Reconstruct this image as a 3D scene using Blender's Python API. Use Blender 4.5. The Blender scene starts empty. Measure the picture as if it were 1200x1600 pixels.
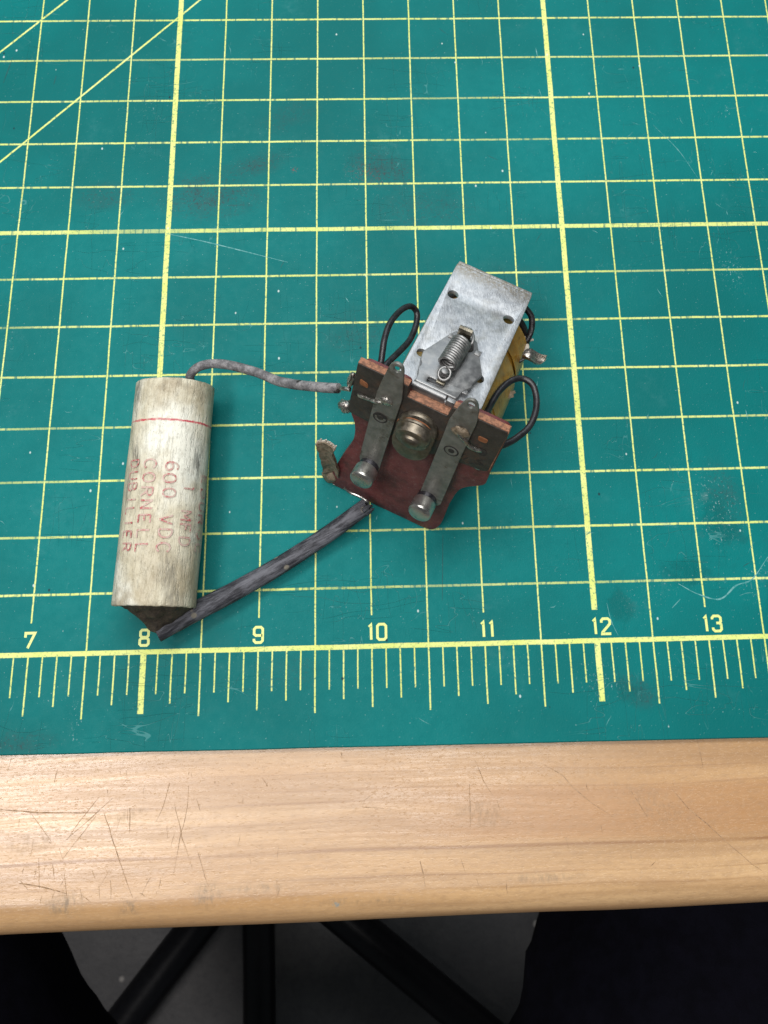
import bpy, bmesh, math, random
from mathutils import Vector, Matrix, Euler, noise as mnoise

S = 0.0254                      # the place is measured in inches; S turns them into metres
INV = 1.0 / S
random.seed(7)
scene = bpy.context.scene
COL = scene.collection

# ------------------------------------------------------------------ camera
cam_d = bpy.data.cameras.new("camera")
cam = bpy.data.objects.new("camera", cam_d)
COL.objects.link(cam)
cam.location = (10.0329 * S, 0.1107 * S, 9.0449 * S)
cam.rotation_euler = Euler((0.3297, -0.0225, -0.0236), 'XYZ')
cam_d.sensor_fit = 'VERTICAL'
cam_d.sensor_height = 24.0
cam_d.lens = 24.0 * 1508.893 / 1600.0
cam_d.shift_x = -22.52 / 1600.0
cam_d.shift_y = -327.356 / 1600.0
cam_d.clip_start = 0.005
cam_d.clip_end = 60.0
cam_d.dof.use_dof = True
cam_d.dof.focus_distance = 8.3 * S
cam_d.dof.aperture_fstop = 38.0
scene.camera = cam

# ------------------------------------------------------------------ world and lamps (an indoor workshop)
world = bpy.data.worlds.new("World")
scene.world = world
world.use_nodes = True
bg = world.node_tree.nodes["Background"]
bg.inputs["Color"].default_value = (0.86, 0.95, 1.0, 1)
bg.inputs["Strength"].default_value = 0.085


def area(name, loc, aim, sx, sy, watts, col):
    d = bpy.data.lights.new(name, 'AREA')
    d.shape = 'RECTANGLE'
    d.size, d.size_y = sx * S, sy * S
    d.energy = watts
    d.color = col
    o = bpy.data.objects.new(name, d)
    COL.objects.link(o)
    o.location = Vector(loc) * S
    o.rotation_euler = (Vector(aim) - Vector(loc)).to_track_quat('-Z', 'Y').to_euler()
    return o


area("overhead_panel", (6.5, 15, 33), (9.5, 4, 0), 27, 8, 6.4, (1.0, 0.985, 0.955))  # key lamp set low, below ceiling height, to shape the falloff across the mat
area("overhead_panel", (-13, -10, 64), (9, 1, 0), 22, 12, 15.0, (1.0, 0.95, 0.93))
area("overhead_panel", (13, -9, 64), (10, 1, 0), 16, 8, 6.0, (1.0, 0.975, 0.94))
area("north_fill_lamp", (18, 92, 50), (10, 2, 0), 70, 44, 20.0, (0.86, 0.94, 1.0))  # added lamp, no known window; gives the zinc plate brightness to reflect

scene.view_settings.view_transform = 'Standard'
scene.view_settings.look = 'None'
scene.view_settings.exposure = 0.0
scene.view_settings.gamma = 1.0


# ------------------------------------------------------------------ material helper
class NT:
    def __init__(self, name):
        self.m = bpy.data.materials.new(name)
        self.m.use_nodes = True
        self.t = self.m.node_tree
        self.b = self.t.nodes["Principled BSDF"]
        tc = self.t.nodes.new("ShaderNodeTexCoord")
        self.p = self.vmul(tc.outputs["Object"], (INV, INV, INV))     # object coordinates in inches
        s = self.t.nodes.new("ShaderNodeSeparateXYZ")
        self.t.links.new(self.p, s.inputs[0])
        self.x, self.y, self.z = s.outputs

    def n(self, k):
        return self.t.nodes.new(k)

    def put(self, sock, v):
        if hasattr(v, "is_output"):
            self.t.links.new(v, sock)
        elif isinstance(v, (tuple, list)) and len(v) == 3 and sock.type == 'RGBA':
            sock.default_value = (*v, 1)
        else:
            sock.default_value = v

    def m_(self, op, a, b=0.0, c=0.0, clamp=False):
        q = self.n("ShaderNodeMath")
        q.operation = op
        q.use_clamp = clamp
        for i, v in enumerate((a, b, c)):
            if op not in ('MULTIPLY_ADD', 'SMOOTH_MIN', 'COMPARE') and i == 2:
                break
            self.put(q.inputs[i], v)
        return q.outputs[0]

    def add(self, a, b): return self.m_('ADD', a, b)
    def sub(self, a, b): return self.m_('SUBTRACT', a, b)
    def mul(self, a, b): return self.m_('MULTIPLY', a, b)
    def mx(self, a, b): return self.m_('MAXIMUM', a, b)
    def gt(self, a, b): return self.m_('GREATER_THAN', a, b)
    def lt(self, a, b): return self.m_('LESS_THAN', a, b)
    def abs(self, a): return self.m_('ABSOLUTE', a)
    def inv(self, a): return self.m_('SUBTRACT', 1.0, a)

    def vmul(self, v, k):
        q = self.n("ShaderNodeVectorMath")
        q.operation = 'MULTIPLY'
        self.put(q.inputs[0], v)
        q.inputs[1].default_value = k
        return q.outputs[0]

    def vadd(self, v, k):
        q = self.n("ShaderNodeVectorMath")
        q.operation = 'ADD'
        self.put(q.inputs[0], v)
        self.put(q.inputs[1], k)
        return q.outputs[0]

    def xyz(self, x, y, z):
        q = self.n("ShaderNodeCombineXYZ")
        for i, v in enumerate((x, y, z)):
            self.put(q.inputs[i], v)
        return q.outputs[0]

    def noise(self, k=(1, 1, 1), detail=3.0, rough=0.55, off=(0, 0, 0), vec=None, dist=0.0):
        if isinstance(k, (int, float)):
            k = (k, k, k)
        q = self.n("ShaderNodeTexNoise")
        q.inputs["Scale"].default_value = 1.0
        q.inputs["Detail"].default_value = detail
        q.inputs["Roughness"].default_value = rough
        q.inputs["Distortion"].default_value = dist
        self.put(q.inputs["Vector"], self.vadd(self.vmul(vec or self.p, k), off))
        return q.outputs[0]

    def voro(self, k, off=(0, 0, 0), feature='F1', rand=1.0):
        if isinstance(k, (int, float)):
            k = (k, k, k)
        q = self.n("ShaderNodeTexVoronoi")
        q.feature = feature
        q.inputs["Scale"].default_value = 1.0
        q.inputs["Randomness"].default_value = rand
        self.put(q.inputs["Vector"], self.vadd(self.vmul(self.p, k), off))
        return q.outputs["Distance"], q.outputs["Color"]

    def ramp(self, v, lo, hi, a=0.0, b=1.0):
        q = self.n("ShaderNodeMapRange")
        q.interpolation_type = 'SMOOTHSTEP'
        self.put(q.inputs[0], v)
        q.inputs[1].default_value, q.inputs[2].default_value = lo, hi
        q.inputs[3].default_value, q.inputs[4].default_value = a, b
        return q.outputs[0]

    def lin(self, v, lo, hi, a=0.0, b=1.0):
        q = self.n("ShaderNodeMapRange")
        self.put(q.inputs[0], v)
        q.inputs[1].default_value, q.inputs[2].default_value = lo, hi
        q.inputs[3].default_value, q.inputs[4].default_value = a, b
        return q.outputs[0]

    def mix(self, f, a, b, mode='MIX'):
        q = self.n("ShaderNodeMix")
        q.data_type = 'RGBA'
        q.blend_type = mode
        self.put(q.inputs[0], f)
        self.put(q.inputs[6], a)
        self.put(q.inputs[7], b)
        return q.outputs[2]

    def blob(self, cx, cy, rx, ry, ang=0.0):
        c, s = math.cos(ang), math.sin(ang)
        dx, dy = self.sub(self.x, cx), self.sub(self.y, cy)
        u = self.mul(self.add(self.mul(dx, c), self.mul(dy, s)), 1 / rx)
        v = self.mul(self.sub(self.mul(dy, c), self.mul(dx, s)), 1 / ry)
        d = self.m_('SQRT', self.add(self.mul(u, u), self.mul(v, v)))
        return self.ramp(d, 1.0, 0.15)

    def fin(self, color=None, rough=None, metal=None, bump=None, depth=0.004, spec=None, strength=1.0, **kw):
        b = self.b
        if color is not None: self.put(b.inputs["Base Color"], color)
        if rough is not None: self.put(b.inputs["Roughness"], rough)
        if metal is not None: self.put(b.inputs["Metallic"], metal)
        if spec is not None: self.put(b.inputs["Specular IOR Level"], spec)
        for k, v in kw.items():
            self.put(b.inputs[k.replace('_', ' ')], v)
        if bump is not None:
            q = self.n("ShaderNodeBump")
            q.inputs["Strength"].default_value = strength
            q.inputs["Distance"].default_value = depth * S
            self.put(q.inputs["Height"], bump)
            self.t.links.new(q.outputs[0], b.inputs["Normal"])
        return self.m


# ------------------------------------------------------------------ mesh helpers (inches in, metres out)
def mesh_obj(name, verts, faces, mat, parent=None, smooth=False, root=None, angle=40, kind=None, label=None):
    """one mesh object; verts in world inches, stored relative to the parent thing's base"""
    me = bpy.data.meshes.new(name)
    inv = (root or parent).matrix_world.inverted() if (root or parent) else Matrix.Identity(4)
    me.from_pydata([tuple(inv @ (Vector(v) * S)) for v in verts], [], faces)
    bm = bmesh.new()
    bm.from_mesh(me)
    bmesh.ops.remove_doubles(bm, verts=bm.verts, dist=2e-7)
    bmesh.ops.recalc_face_normals(bm, faces=bm.faces)
    bm.to_mesh(me)
    bm.free()
    if smooth:
        me.shade_smooth()
        if angle < 180:
            bm = bmesh.new()
            bm.from_mesh(me)
            for e in bm.edges:
                if len(e.link_faces) == 2 and e.calc_face_angle(0) > math.radians(angle):
                    e.smooth = False
            bm.to_mesh(me)
            bm.free()
    me.materials.append(mat)
    o = bpy.data.objects.new(name, me)
    COL.objects.link(o)
    if parent:
        o.parent = parent
    if kind: o["kind"] = kind
    if label: o["label"] = label
    return o


def empty(name, loc, label, cat, rz=0.0):
    o = bpy.data.objects.new(name, None)
    COL.objects.link(o)
    o.empty_display_size = 0.01
    o.location = Vector(loc) * S
    o.rotation_euler = (0, 0, rz)
    o.matrix_world = Matrix.Translation(Vector(loc) * S) @ Matrix.Rotation(rz, 4, 'Z')
    o["label"] = label
    o["category"] = cat
    return o


def catmull(pts, n=8, closed=False):
    P = [Vector(p) for p in pts]
    out = []
    N = len(P)
    segs = N if closed else N - 1
    for i in range(segs):
        if closed:
            a, b, c, d = P[i - 1], P[i], P[(i + 1) % N], P[(i + 2) % N]
        else:
            a = P[i - 1] if i else P[0] * 2 - P[1]
            b, c = P[i], P[i + 1]
            d = P[i + 2] if i + 2 < N else P[-1] * 2 - P[-2]
        for k in range(n):
            t = k / n
            out.append(0.5 * ((2 * b) + (c - a) * t + (2 * a - 5 * b + 4 * c - d) * t * t + (3 * b - a - 3 * c + d) * t ** 3))
    if not closed:
        out.append(P[-1])
    return out


def tube(pts, rad, sides=14, jitter=0.0, flat=1.0, caps=True, flat_dir=(0, 0, 1), seed=0.0):
    """swept round (or flattened) wire; rad = number or list over the points"""
    P = [Vector(p) for p in pts]
    n = len(P)
    R = rad if isinstance(rad, (list, tuple)) else [rad] * n
    if len(R) != n:
        R = [R[0] + (R[-1] - R[0]) * i / (n - 1) if len(R) == 2 else R[min(int(i * len(R) / n), len(R) - 1)] for i in range(n)]
    T = [(P[min(i + 1, n - 1)] - P[max(i - 1, 0)]).normalized() for i in range(n)]
    up = Vector(flat_dir)
    a = (up - T[0] * up.dot(T[0]))
    if a.length < 1e-3:
        a = T[0].orthogonal()
    a.normalize()
    V, F = [], []
    for i in range(n):
        a = a - T[i] * a.dot(T[i])
        a.normalize()
        b = T[i].cross(a)
        for k in range(sides):
            th = 2 * math.pi * k / sides
            r = R[i]
            if jitter:
                r *= 1 + jitter * mnoise.noise(Vector((P[i].x * 9 + seed, P[i].y * 9 + k * 0.6, th)))
            V.append(P[i] + (a * math.cos(th) * flat + b * math.sin(th)) * r)
    for i in range(n - 1):
        for k in range(sides):
            k2 = (k + 1) % sides
            F.append((i * sides + k, i * sides + k2, (i + 1) * sides + k2, (i + 1) * sides + k))
    if caps:
        F.append(tuple(range(sides - 1, -1, -1)))
        F.append(tuple(range((n - 1) * sides, n * sides)))
    return V, F


def join(*parts):
    V, F = [], []
    for v, f in parts:
        o = len(V)
        V += list(v)
        F += [tuple(i + o for i in q) for q in f]
    return V, F


def lathe(profile, o, axis, sides=36, wob=0.0, seed=0.0):
    """profile = [(r, t)] turned about axis through o"""
    ax = Vector(axis).normalized()
    a = ax.orthogonal().normalized()
    b = ax.cross(a)
    o = Vector(o)
    V, F = [], []
    for r, t in profile:
        for k in range(sides):
            th = 2 * math.pi * k / sides
            rr = r * (1 + wob * mnoise.noise(Vector((math.cos(th) * 1.6 + seed, math.sin(th) * 1.6, t * 9))))
            V.append(o + ax * t + (a * math.cos(th) + b * math.sin(th)) * rr)
    m = len(profile)
    for i in range(m - 1):
        for k in range(sides):
            k2 = (k + 1) % sides
            F.append((i * sides + k, i * sides + k2, (i + 1) * sides + k2, (i + 1) * sides + k))
    F.append(tuple(range(sides)))
    F.append(tuple(range((m - 1) * sides, m * sides)))
    return V, F


def circle(cx, cy, r, n=22, ry=None):
    return [(cx + r * math.cos(2 * math.pi * k / n), cy + (ry or r) * math.sin(2 * math.pi * k / n)) for k in range(n)]


def rounded(pts, r, n=4):
    """polygon with its corners rounded; r = number or list"""
    out = []
    N = len(pts)
    for i in range(N):
        p, a, b = Vector(pts[i]), Vector(pts[i - 1]), Vector(pts[(i + 1) % N])
        rr = r[i] if isinstance(r, (list, tuple)) else r
        if rr <= 0:
            out.append(tuple(p))
            continue
        d = min(rr, (a - p).length * .48, (b - p).length * .48)
        s, e = p + (a - p).normalized() * d, p + (b - p).normalized() * d
        for k in range(n + 1):
            t = k / n
            out.append(tuple(s * (1 - t) ** 2 + p * 2 * t * (1 - t) + e * t * t))
    return out


def sheet(loops, thick, bevel, fn):
    """flat stock cut to outlines (first loop outer, others holes), bevelled edges; fn maps (x, y, t) to world inches"""
    cu = bpy.data.curves.new("sheet_curve", 'CURVE')
    cu.dimensions = '2D'
    cu.fill_mode = 'BOTH'
    cu.extrude = thick / 2 - bevel
    cu.bevel_depth = bevel
    cu.bevel_resolution = 1
    cu.offset = -bevel
    for lp in loops:
        sp = cu.splines.new('POLY')
        sp.points.add(len(lp) - 1)
        for q, p in zip(sp.points, lp):
            q.co = (p[0], p[1], 0, 1)
        sp.use_cyclic_u = True
    o = bpy.data.objects.new("sheet_curve", cu)
    COL.objects.link(o)
    dg = bpy.context.evaluated_depsgraph_get()
    me = bpy.data.meshes.new_from_object(o.evaluated_get(dg))
    V = [fn(*v.co) for v in me.vertices]
    F = [tuple(p.vertices) for p in me.polygons]
    bpy.data.objects.remove(o)
    bpy.data.curves.remove(cu)
    bpy.data.meshes.remove(me)
    return V, F


def box(c0, c1, fn, bev=0.006):
    """bevelled block between two corners in a local frame, mapped by fn"""
    bm = bmesh.new()
    bmesh.ops.create_cube(bm, size=1)
    for v in bm.verts:
        v.co = Vector([(c0[i] + c1[i]) / 2 + v.co[i] * (c1[i] - c0[i]) for i in range(3)])
    if bev:
        bmesh.ops.bevel(bm, geom=list(bm.edges), offset=bev, segments=2, affect='EDGES', profile=0.6)
    bm.verts.index_update()
    V = [fn(*v.co) for v in bm.verts]
    F = [tuple(v.index for v in f.verts) for f in bm.faces]
    bm.free()
    return V, F


def ribbon(pts, w, fn, closed=False, jit=0.0):
    """flat stroke of width w along 2D points, mapped by fn(x, y); w = number or (start, middle, end)"""
    P = [Vector(p[:2]) for p in pts]
    n = len(P)
    V, F = [], []
    for i in range(n):
        if closed:
            a, b = P[i - 1], P[(i + 1) % n]
        else:
            a, b = P[max(i - 1, 0)], P[min(i + 1, n - 1)]
        d1 = (P[i] - a).normalized() if (P[i] - a).length > 1e-9 else (b - P[i]).normalized()
        d2 = (b - P[i]).normalized() if (b - P[i]).length > 1e-9 else d1
        t = d1 + d2
        t = t.normalized() if t.length > 1e-6 else d1
        nn = Vector((-t.y, t.x))
        k = 1 / max(0.5, nn.dot(Vector((-d1.y, d1.x))))
        s = i / max(1, n - 1)
        ww = w if not isinstance(w, tuple) else (w[0] * (1 - 2 * s) + w[1] * 2 * s if s < .5 else w[1] * (2 - 2 * s) + w[2] * (2 * s - 1))
        ww *= 1 + jit * (random.random() - .5)
        V += [fn(*(P[i] + nn * ww * k / 2)), fn(*(P[i] - nn * ww * k / 2))]
    for i in range(n if closed else n - 1):
        j = (i + 1) % n
        F.append((2 * i, 2 * i + 1, 2 * j + 1, 2 * j))
    return V, F


def densify(pts, step):
    out = [Vector(pts[0])]
    for a, b in zip(pts[:-1], pts[1:]):
        a, b = Vector(a), Vector(b)
        k = max(1, int((b - a).length / step))
        out += [a + (b - a) * (i + 1) / k for i in range(k)]
    return out


# ------------------------------------------------------------------ materials
TEAL = (0.004, 0.205, 0.192)
PRINT = (0.66, 0.74, 0.19)


def mat_mat():
    N = NT("cutting_mat_vinyl")
    wob = N.mul(N.sub(N.noise((2.2, 2.2, 1), 2), .5), .008)
    x = N.add(N.x, wob)
    y = N.add(N.y, N.mul(N.sub(N.noise((1.7, 1.7, 1), 2, off=(7, 3, 0)), .5), .008))
    edge = N.mul(N.sub(N.noise((60, 60, 1), 2), .5), .006)

    def line(c, per, hw, off=0.0):
        f = N.m_('FRACT', N.add(N.mul(N.sub(c, off), 1 / per), .5))
        d = N.mul(N.abs(N.sub(f, .5)), per)
        return N.ramp(N.add(d, edge), hw + .003, hw - .003)

    def span(c, a, b):
        return N.mul(N.ramp(c, a - .003, a + .003), N.ramp(c, b + .003, b - .003))
    big = lambda o: N.ramp(N.abs(N.sub(N.m_('FRACT', N.add(N.mul(N.sub(x, o), .25), .5)), .5)), .02, .015)
    m = N.mul(line(x, 1, .0068, .5), span(y, -.53, 99))
    m = N.mx(m, N.mul(line(x, 1, .0068), N.mx(span(y, .262, 99), span(y, -.495, 0))))
    m = N.mx(m, N.mul(line(x, 4, .0255), N.mx(span(y, .262, 99), span(y, -.50, 0))))
    m = N.mx(m, N.mul(line(x, .5, .0064, .25), span(y, -.425, 0)))
    m = N.mx(m, N.mul(line(x, .25, .0060, .125), span(y, -.345, 0)))
    for c in (0.0, 1.44):
        d = N.abs(N.mul(N.sub(N.sub(x, y), c - .02 if c == 0 else c), .7071))
        m = N.mx(m, N.mul(N.mul(N.ramp(N.add(d, edge), .012, .007), span(y, 3.0, 99)), N.lt(x, 9.9)))
    wear_v = N.ramp(N.noise((34, 34, 1), 4, .7), .34, .46, .25, 1)
    m = N.mul(m, wear_v)
    h = N.mul(line(y, .5, .0098), N.gt(y, .25))
    h = N.mx(h, N.mul(line(y, 4, .021), N.gt(y, 2)))
    cuts = N.ramp(N.noise((26, 1.5, 1), 3, .6, off=(3, 9, 0)), .36, .46, .30, 1)
    fade = N.ramp(N.noise((.5, 1.1, 1), 3, .6, off=(1, 5, 0)), .32, .55, .45, .92)
    h = N.mul(h, N.mul(N.mul(cuts, fade), N.ramp(N.noise((40, 40, 1), 3, .7, off=(5, 5, 0)), .3, .42, .45, 1)))
    r0 = N.mul(N.ramp(N.add(N.abs(y), edge), .0235, .0175), N.ramp(N.noise((30, 45, 1), 4, .7, off=(2, 2, 0)), .30, .42, .45, 1))
    m = N.mx(N.mx(m, h), r0)

    # the vinyl itself: mottled, scuffed, dirty
    tone = N.noise((.45, .45, 1), 4, .6, off=(11, 4, 0))
    col = N.mix(N.ramp(tone, .3, .7), (0.000, 0.118, 0.117), (0.000, 0.163, 0.163))
    fine = N.noise((9, 9, 1), 5, .7, off=(4, 8, 0))
    col = N.mix(N.ramp(fine, .42, .75, 0, .35), col, (0.003, 0.125, 0.13))
    haze = N.mul(N.ramp(N.noise((1.3, 1.3, 1), 5, .65, off=(21, 2, 0)), .55, .8), N.ramp(N.noise((14, 14, 1), 4, .7), .35, .65))
    col = N.mix(N.mul(haze, .28), col, (0.07, 0.24, 0.25))
    speck_n = N.noise((38, 38, 1), 3, .65, off=(9, 1, 0))
    rub_n = N.noise((5, 5, 1), 5, .7, off=(2, 14, 0))
    dark = None
    for cx, cy, rx, ry, an, k in ((7.35, 4.40, .45, .22, .1, .55), (8.40, 4.38, .75, .38, 0, .75), (8.85, 4.72, .5, .18, .3, .6),
                                  (10.2, 4.66, .55, .30, -.5, .75), (10.6, 4.2, .8, .35, 0, .4), (9.9, 2.9, .5, .35, 0, .35),
                                  (7.0, -.70, .45, .12, 0, .6), (12.3, -.42, .25, .16, -.6, .8), (11.45, 3.4, .5, .3, 0, .3),
                                  (9.2, 5.3, .5, .25, .4, .35), (13.3, 1.2, .22, .55, .1, .55), (9.3, -.2, .5, .25, 0, .25)):
        b = N.mul(N.blob(cx, cy, rx, ry, an), k)
        dark = b if dark is None else N.mx(dark, b)
    dk = N.mul(dark, N.add(N.ramp(rub_n, .35, .75, .14, .70), N.ramp(speck_n, .52, .64, 0, .75)))
    col = N.mix(N.m_('MINIMUM', dk, .85), col, (0.035, 0.055, 0.06))
    red = N.mul(N.mx(N.blob(9.27, 4.67, .06, .04, .4), N.mul(N.blob(10.0, 4.6, .3, .16, -.4), .35)), N.ramp(speck_n, .48, .62))
    col = N.mix(N.mul(red, .7), col, (0.22, 0.03, 0.03))
    # patches where the top skin has been rubbed to a deeper, glossier green
    patch = None
    for cx, cy, rx, ry, an in ((12.23, .27, .20, .30, .3), (12.9, .55, .42, .22, -.15), (13.25, 1.0, .30, .45, .2), (12.25, -.42, .22, .2, 0), (13.7, .3, .3, .3, 0)):
        b = N.blob(cx, cy, rx, ry, an)
        patch = b if patch is None else N.mx(patch, b)
    patch = N.ramp(N.add(patch, N.mul(N.sub(rub_n, .5), 2.6)), .30, 1.05)
    col = N.mix(N.mul(patch, .7), col, (0.000, 0.105, 0.105))
    white = None
    for cx, cy, rx, ry, an, k in ((13.2, 1.1, .3, .5, .15, .8), (12.0, -.33, .3, .2, -.6, .7), (12.5, .4, .4, .25, .4, .4), (13.66, 3.5, .2, .3, .2, .9),
                                  (13.87, 5.3, .08, .1, 0, 1.2), (7.7, 5.4, .18, .12, 0, .8), (7.45, -.55, .1, .3, .2, .6), (13.5, .5, .15, .3, -.5, .7)):
        b = N.mul(N.blob(cx, cy, rx, ry, an), k)
        white = b if white is None else N.mx(white, b)
    wn = N.mx(N.ramp(N.noise((46, 30, 1), 3, .7, off=(31, 1, 0)), .60, .70), N.ramp(rub_n, .55, .8, 0, .35))
    col = N.mix(N.mul(N.mul(white, wn), .95), col, (0.36, 0.52, 0.53))
    # sparse lint and dust specks
    d, c = N.voro((7, 5, 1))
    sp = N.n("ShaderNodeSeparateColor")
    N.t.links.new(c, sp.inputs[0])
    lint = N.mul(N.ramp(d, .085, .045), N.gt(sp.outputs[0], .86))
    col_p = N.mix(N.ramp(N.noise((3, 3, 1), 3, off=(6, 6, 0)), .3, .7), (0.62, 0.70, 0.19), (0.70, 0.76, 0.28))
    col_p = N.mix(N.ramp(speck_n, .54, .70, 0, .7), col_p, (0.20, 0.30, 0.14))
    col = N.mix(m, col, col_p)
    dust = N.ramp(N.noise((55, 55, 1), 2, .6, off=(13, 3, 0)), .69, .76, 0, .45)
    col = N.mix(dust, col, (0.35, 0.5, 0.5))
    d2, c2 = N.voro((5, 4, 1), off=(3.3, 8.1, 0))
    sp2 = N.n("ShaderNodeSeparateColor")
    N.t.links.new(c2, sp2.inputs[0])
    pit = N.mul(N.ramp(d2, .075, .035), N.gt(sp2.outputs[0], .93))
    col = N.mix(N.mul(pit, .8), col, (0.01, 0.02, 0.03))
    col = N.mix(N.mul(lint, .7), col, (0.62, 0.72, 0.70))
    hair = N.ramp(N.abs(N.sub(N.noise((1.1, 5, 1), 2, .5, off=(17, 3, 0), dist=.6), .5)), .0035, .0012)      # fine knife tracks in the skin
    hair2 = N.ramp(N.abs(N.sub(N.noise((6, .9, 1), 2, .5, off=(3, 23, 0), dist=.4), .5)), .0030, .0010)
    trk = N.mul(N.mx(hair, hair2), N.ramp(N.noise((1.2, 1.2, 1), 3, .6, off=(2, 7, 0)), .5, .62))
    col = N.mix(N.mul(trk, .45), col, (0.10, 0.30, 0.30))
    rough = N.add(N.ramp(fine, .3, .7, .46, .58), N.mul(patch, -.1))
    pd, pc = N.voro((62, 62, 1), off=(1, 1, 0))
    grain = N.add(N.mul(N.noise((75, 75, 75), 3, .6), .6), N.mul(pd, .5))
    bump = N.add(N.add(N.mul(grain, .35), N.mul(fine, .5)), N.add(N.mul(patch, -.3), N.add(N.mul(m, .08), N.mul(trk, -.6))))
    return N.fin(col, rough, 0.0, bump, .0045, spec=.10)


def mat_print():
    N = NT("mat_print_yellow")
    w = N.ramp(N.noise((45, 45, 1), 4, .7), .28, .42)
    col = N.mix(w, (0.10, 0.28, 0.19), N.mix(N.noise((9, 9, 1), 3), (0.62, 0.70, 0.19), (0.70, 0.76, 0.28)))
    return N.fin(col, .5, 0)


def mat_flat(name, col, rough=.6, col2=None, k=20, metal=0.0, bump=None, depth=.003, **kw):
    N = NT(name)
    f = N.noise(k, 5, .65)
    c = N.mix(N.ramp(f, .32, .68), col, col2 or tuple(v * 1.5 for v in col))
    return N.fin(c, N.add(N.mul(f, .15), rough - .07), metal, f if bump is None else N.noise(bump, 4, .6), depth, **kw)


def mat_wood():
    N = NT("maple_bench_wood")
    bend = N.mul(N.sub(N.noise((.22, .5, .5), 3, .5), .5), .16)
    yy = N.add(N.add(N.y, bend), N.mul(N.x, -.007))
    v = N.xyz(N.x, yy, N.z)
    streak = N.noise((.35, 9, 9), 5, .6, vec=v)
    fine = N.noise((1.8, 42, 42), 4, .65, vec=v)
    band = N.noise((.12, 2.1, 2.1), 3, .5, vec=v, off=(4.2, 1.3, 0))
    col = N.mix(N.ramp(band, .35, .66), (0.60, 0.395, 0.205), (0.45, 0.262, 0.118))
    col = N.mix(N.ramp(streak, .35, .68, 0, .7), col, (0.35, 0.205, 0.10))
    col = N.mix(N.ramp(fine, .45, .75, 0, .35), col, (0.40, 0.235, 0.12))
    # latewood lines that run the length of the plank
    ln = None
    for y0, wd, k, lo, hi in ((-1.635, .022, .8, 5, 30), (-1.83, .010, .5, 5, 30), (-1.27, .012, .55, 5, 9.6), (-1.18, .010, .35, 9, 30),
                              (-1.05, .008, .3, 5, 30), (-1.42, .010, .3, 5, 30), (-1.93, .012, .3, 5, 30)):
        d = N.abs(N.sub(yy, y0 - .045))
        d = N.add(d, N.mul(N.sub(N.noise((.8, 20, 1), 3), .5), .012))
        l = N.mul(N.ramp(d, wd, wd * .15, 0, k), N.mul(N.ramp(N.x, lo - .6, lo), N.ramp(N.x, hi + .8, hi)))
        l = N.mul(l, N.ramp(N.noise((.5, 1, 1), 3, .6, off=(y0 * 9, 0, 0)), .3, .55, .35, 1))
        ln = l if ln is None else N.mx(ln, l)
    col = N.mix(ln, col, (0.27, 0.135, 0.058))
    warm = N.mul(N.mul(N.ramp(yy, -1.68, -1.60), N.ramp(yy, -1.18, -1.28)), N.ramp(N.x, 9.5, 11.5))
    col = N.mix(N.mul(warm, .6), col, (0.39, 0.20, 0.085))
    fleck = N.ramp(N.noise((24, 70, 62), 4, .7, vec=v, off=(8, 0, 0)), .5, .72)
    col = N.mix(N.mul(fleck, .16), col, (0.80, 0.62, 0.42))
    curl = N.noise((11, 26, 26), 5, .75, vec=v, off=(5, 2, 0))
    col = N.mix(N.ramp(curl, .44, .70, 0, .42), col, (0.33, 0.20, 0.105))
    pore = N.ramp(N.noise((22, 90, 90), 2, .5, vec=v, off=(1, 5, 0)), .64, .72)
    col = N.mix(N.mul(pore, .3), col, (0.36, 0.22, 0.12))
    # handling grime near the rounded front edge
    gr = None
    for cx, cy, rx, ry, an, k in ((7.45, -1.93, .22, .13, .1, .9), (8.62, -1.9, .18, .13, .1, .9), (7.98, -1.97, .12, .09, 0, .8), (9.05, -1.86, .4, .05, 0, .6),
                                  (7.15, -1.47, .35, .12, .2, .35), (10.9, -1.35, .35, .16, -.3, .45), (11.4, -1.85, .5, .06, 0, .5), (9.9, -1.98, .6, .05, 0, .5),
                                  (12.4, -1.35, .6, .2, -.4, .3), (7.9, -1.3, .3, .07, .3, .4)):
        b = N.mul(N.blob(cx, cy, rx, ry, an), k)
        gr = b if gr is None else N.mx(gr, b)
    gr = N.mul(gr, N.ramp(N.noise((24, 10, 1), 5, .75, off=(4, 4, 0)), .38, .68))
    col = N.mix(N.mul(gr, .8), col, (0.15, 0.115, 0.075))
    blue = N.mul(N.blob(9.68, -2.0, .05, .03, 0), N.ramp(N.noise(40, 2), .45, .55))
    col = N.mix(N.mul(blue, .6), col, (0.10, 0.26, 0.33))
    bump = N.add(N.add(N.mul(fine, .5), N.mul(fleck, -.3)), N.add(N.mul(N.noise((9, 13, 13), 4), .9), N.mul(pore, -.5)))
    rough = N.add(N.ramp(fine, .3, .7, .25, .36), N.mul(gr, .2))
    return N.fin(col, rough, 0, bump, .0012, spec=.62)


def mat_scratch(name, col, col2):
    N = NT(name)
    return N.fin(N.mix(N.ramp(N.noise(30, 3), .3, .7), col, col2), .7, 0)


def mat_floor():
    N = NT("dark_floor_concrete")
    f = N.noise(.35, 5, .6)
    col = N.mix(N.ramp(f, .3, .7), (0.085, 0.085, 0.088), (0.125, 0.122, 0.122))
    col = N.mix(N.ramp(N.noise(3, 5, .7), .4, .75, 0, .5), col, (0.06, 0.06, 0.065))
    d, c = N.voro((.9, .9, 1))
    sp = N.n("ShaderNodeSeparateColor")
    N.t.links.new(c, sp.inputs[0])
    col = N.mix(N.mul(N.ramp(d, .16, .07), N.gt(sp.outputs[0], .72)), col, (0.45, 0.43, 0.40))
    return N.fin(col, .6, 0, N.noise(5, 4), .03)


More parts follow.
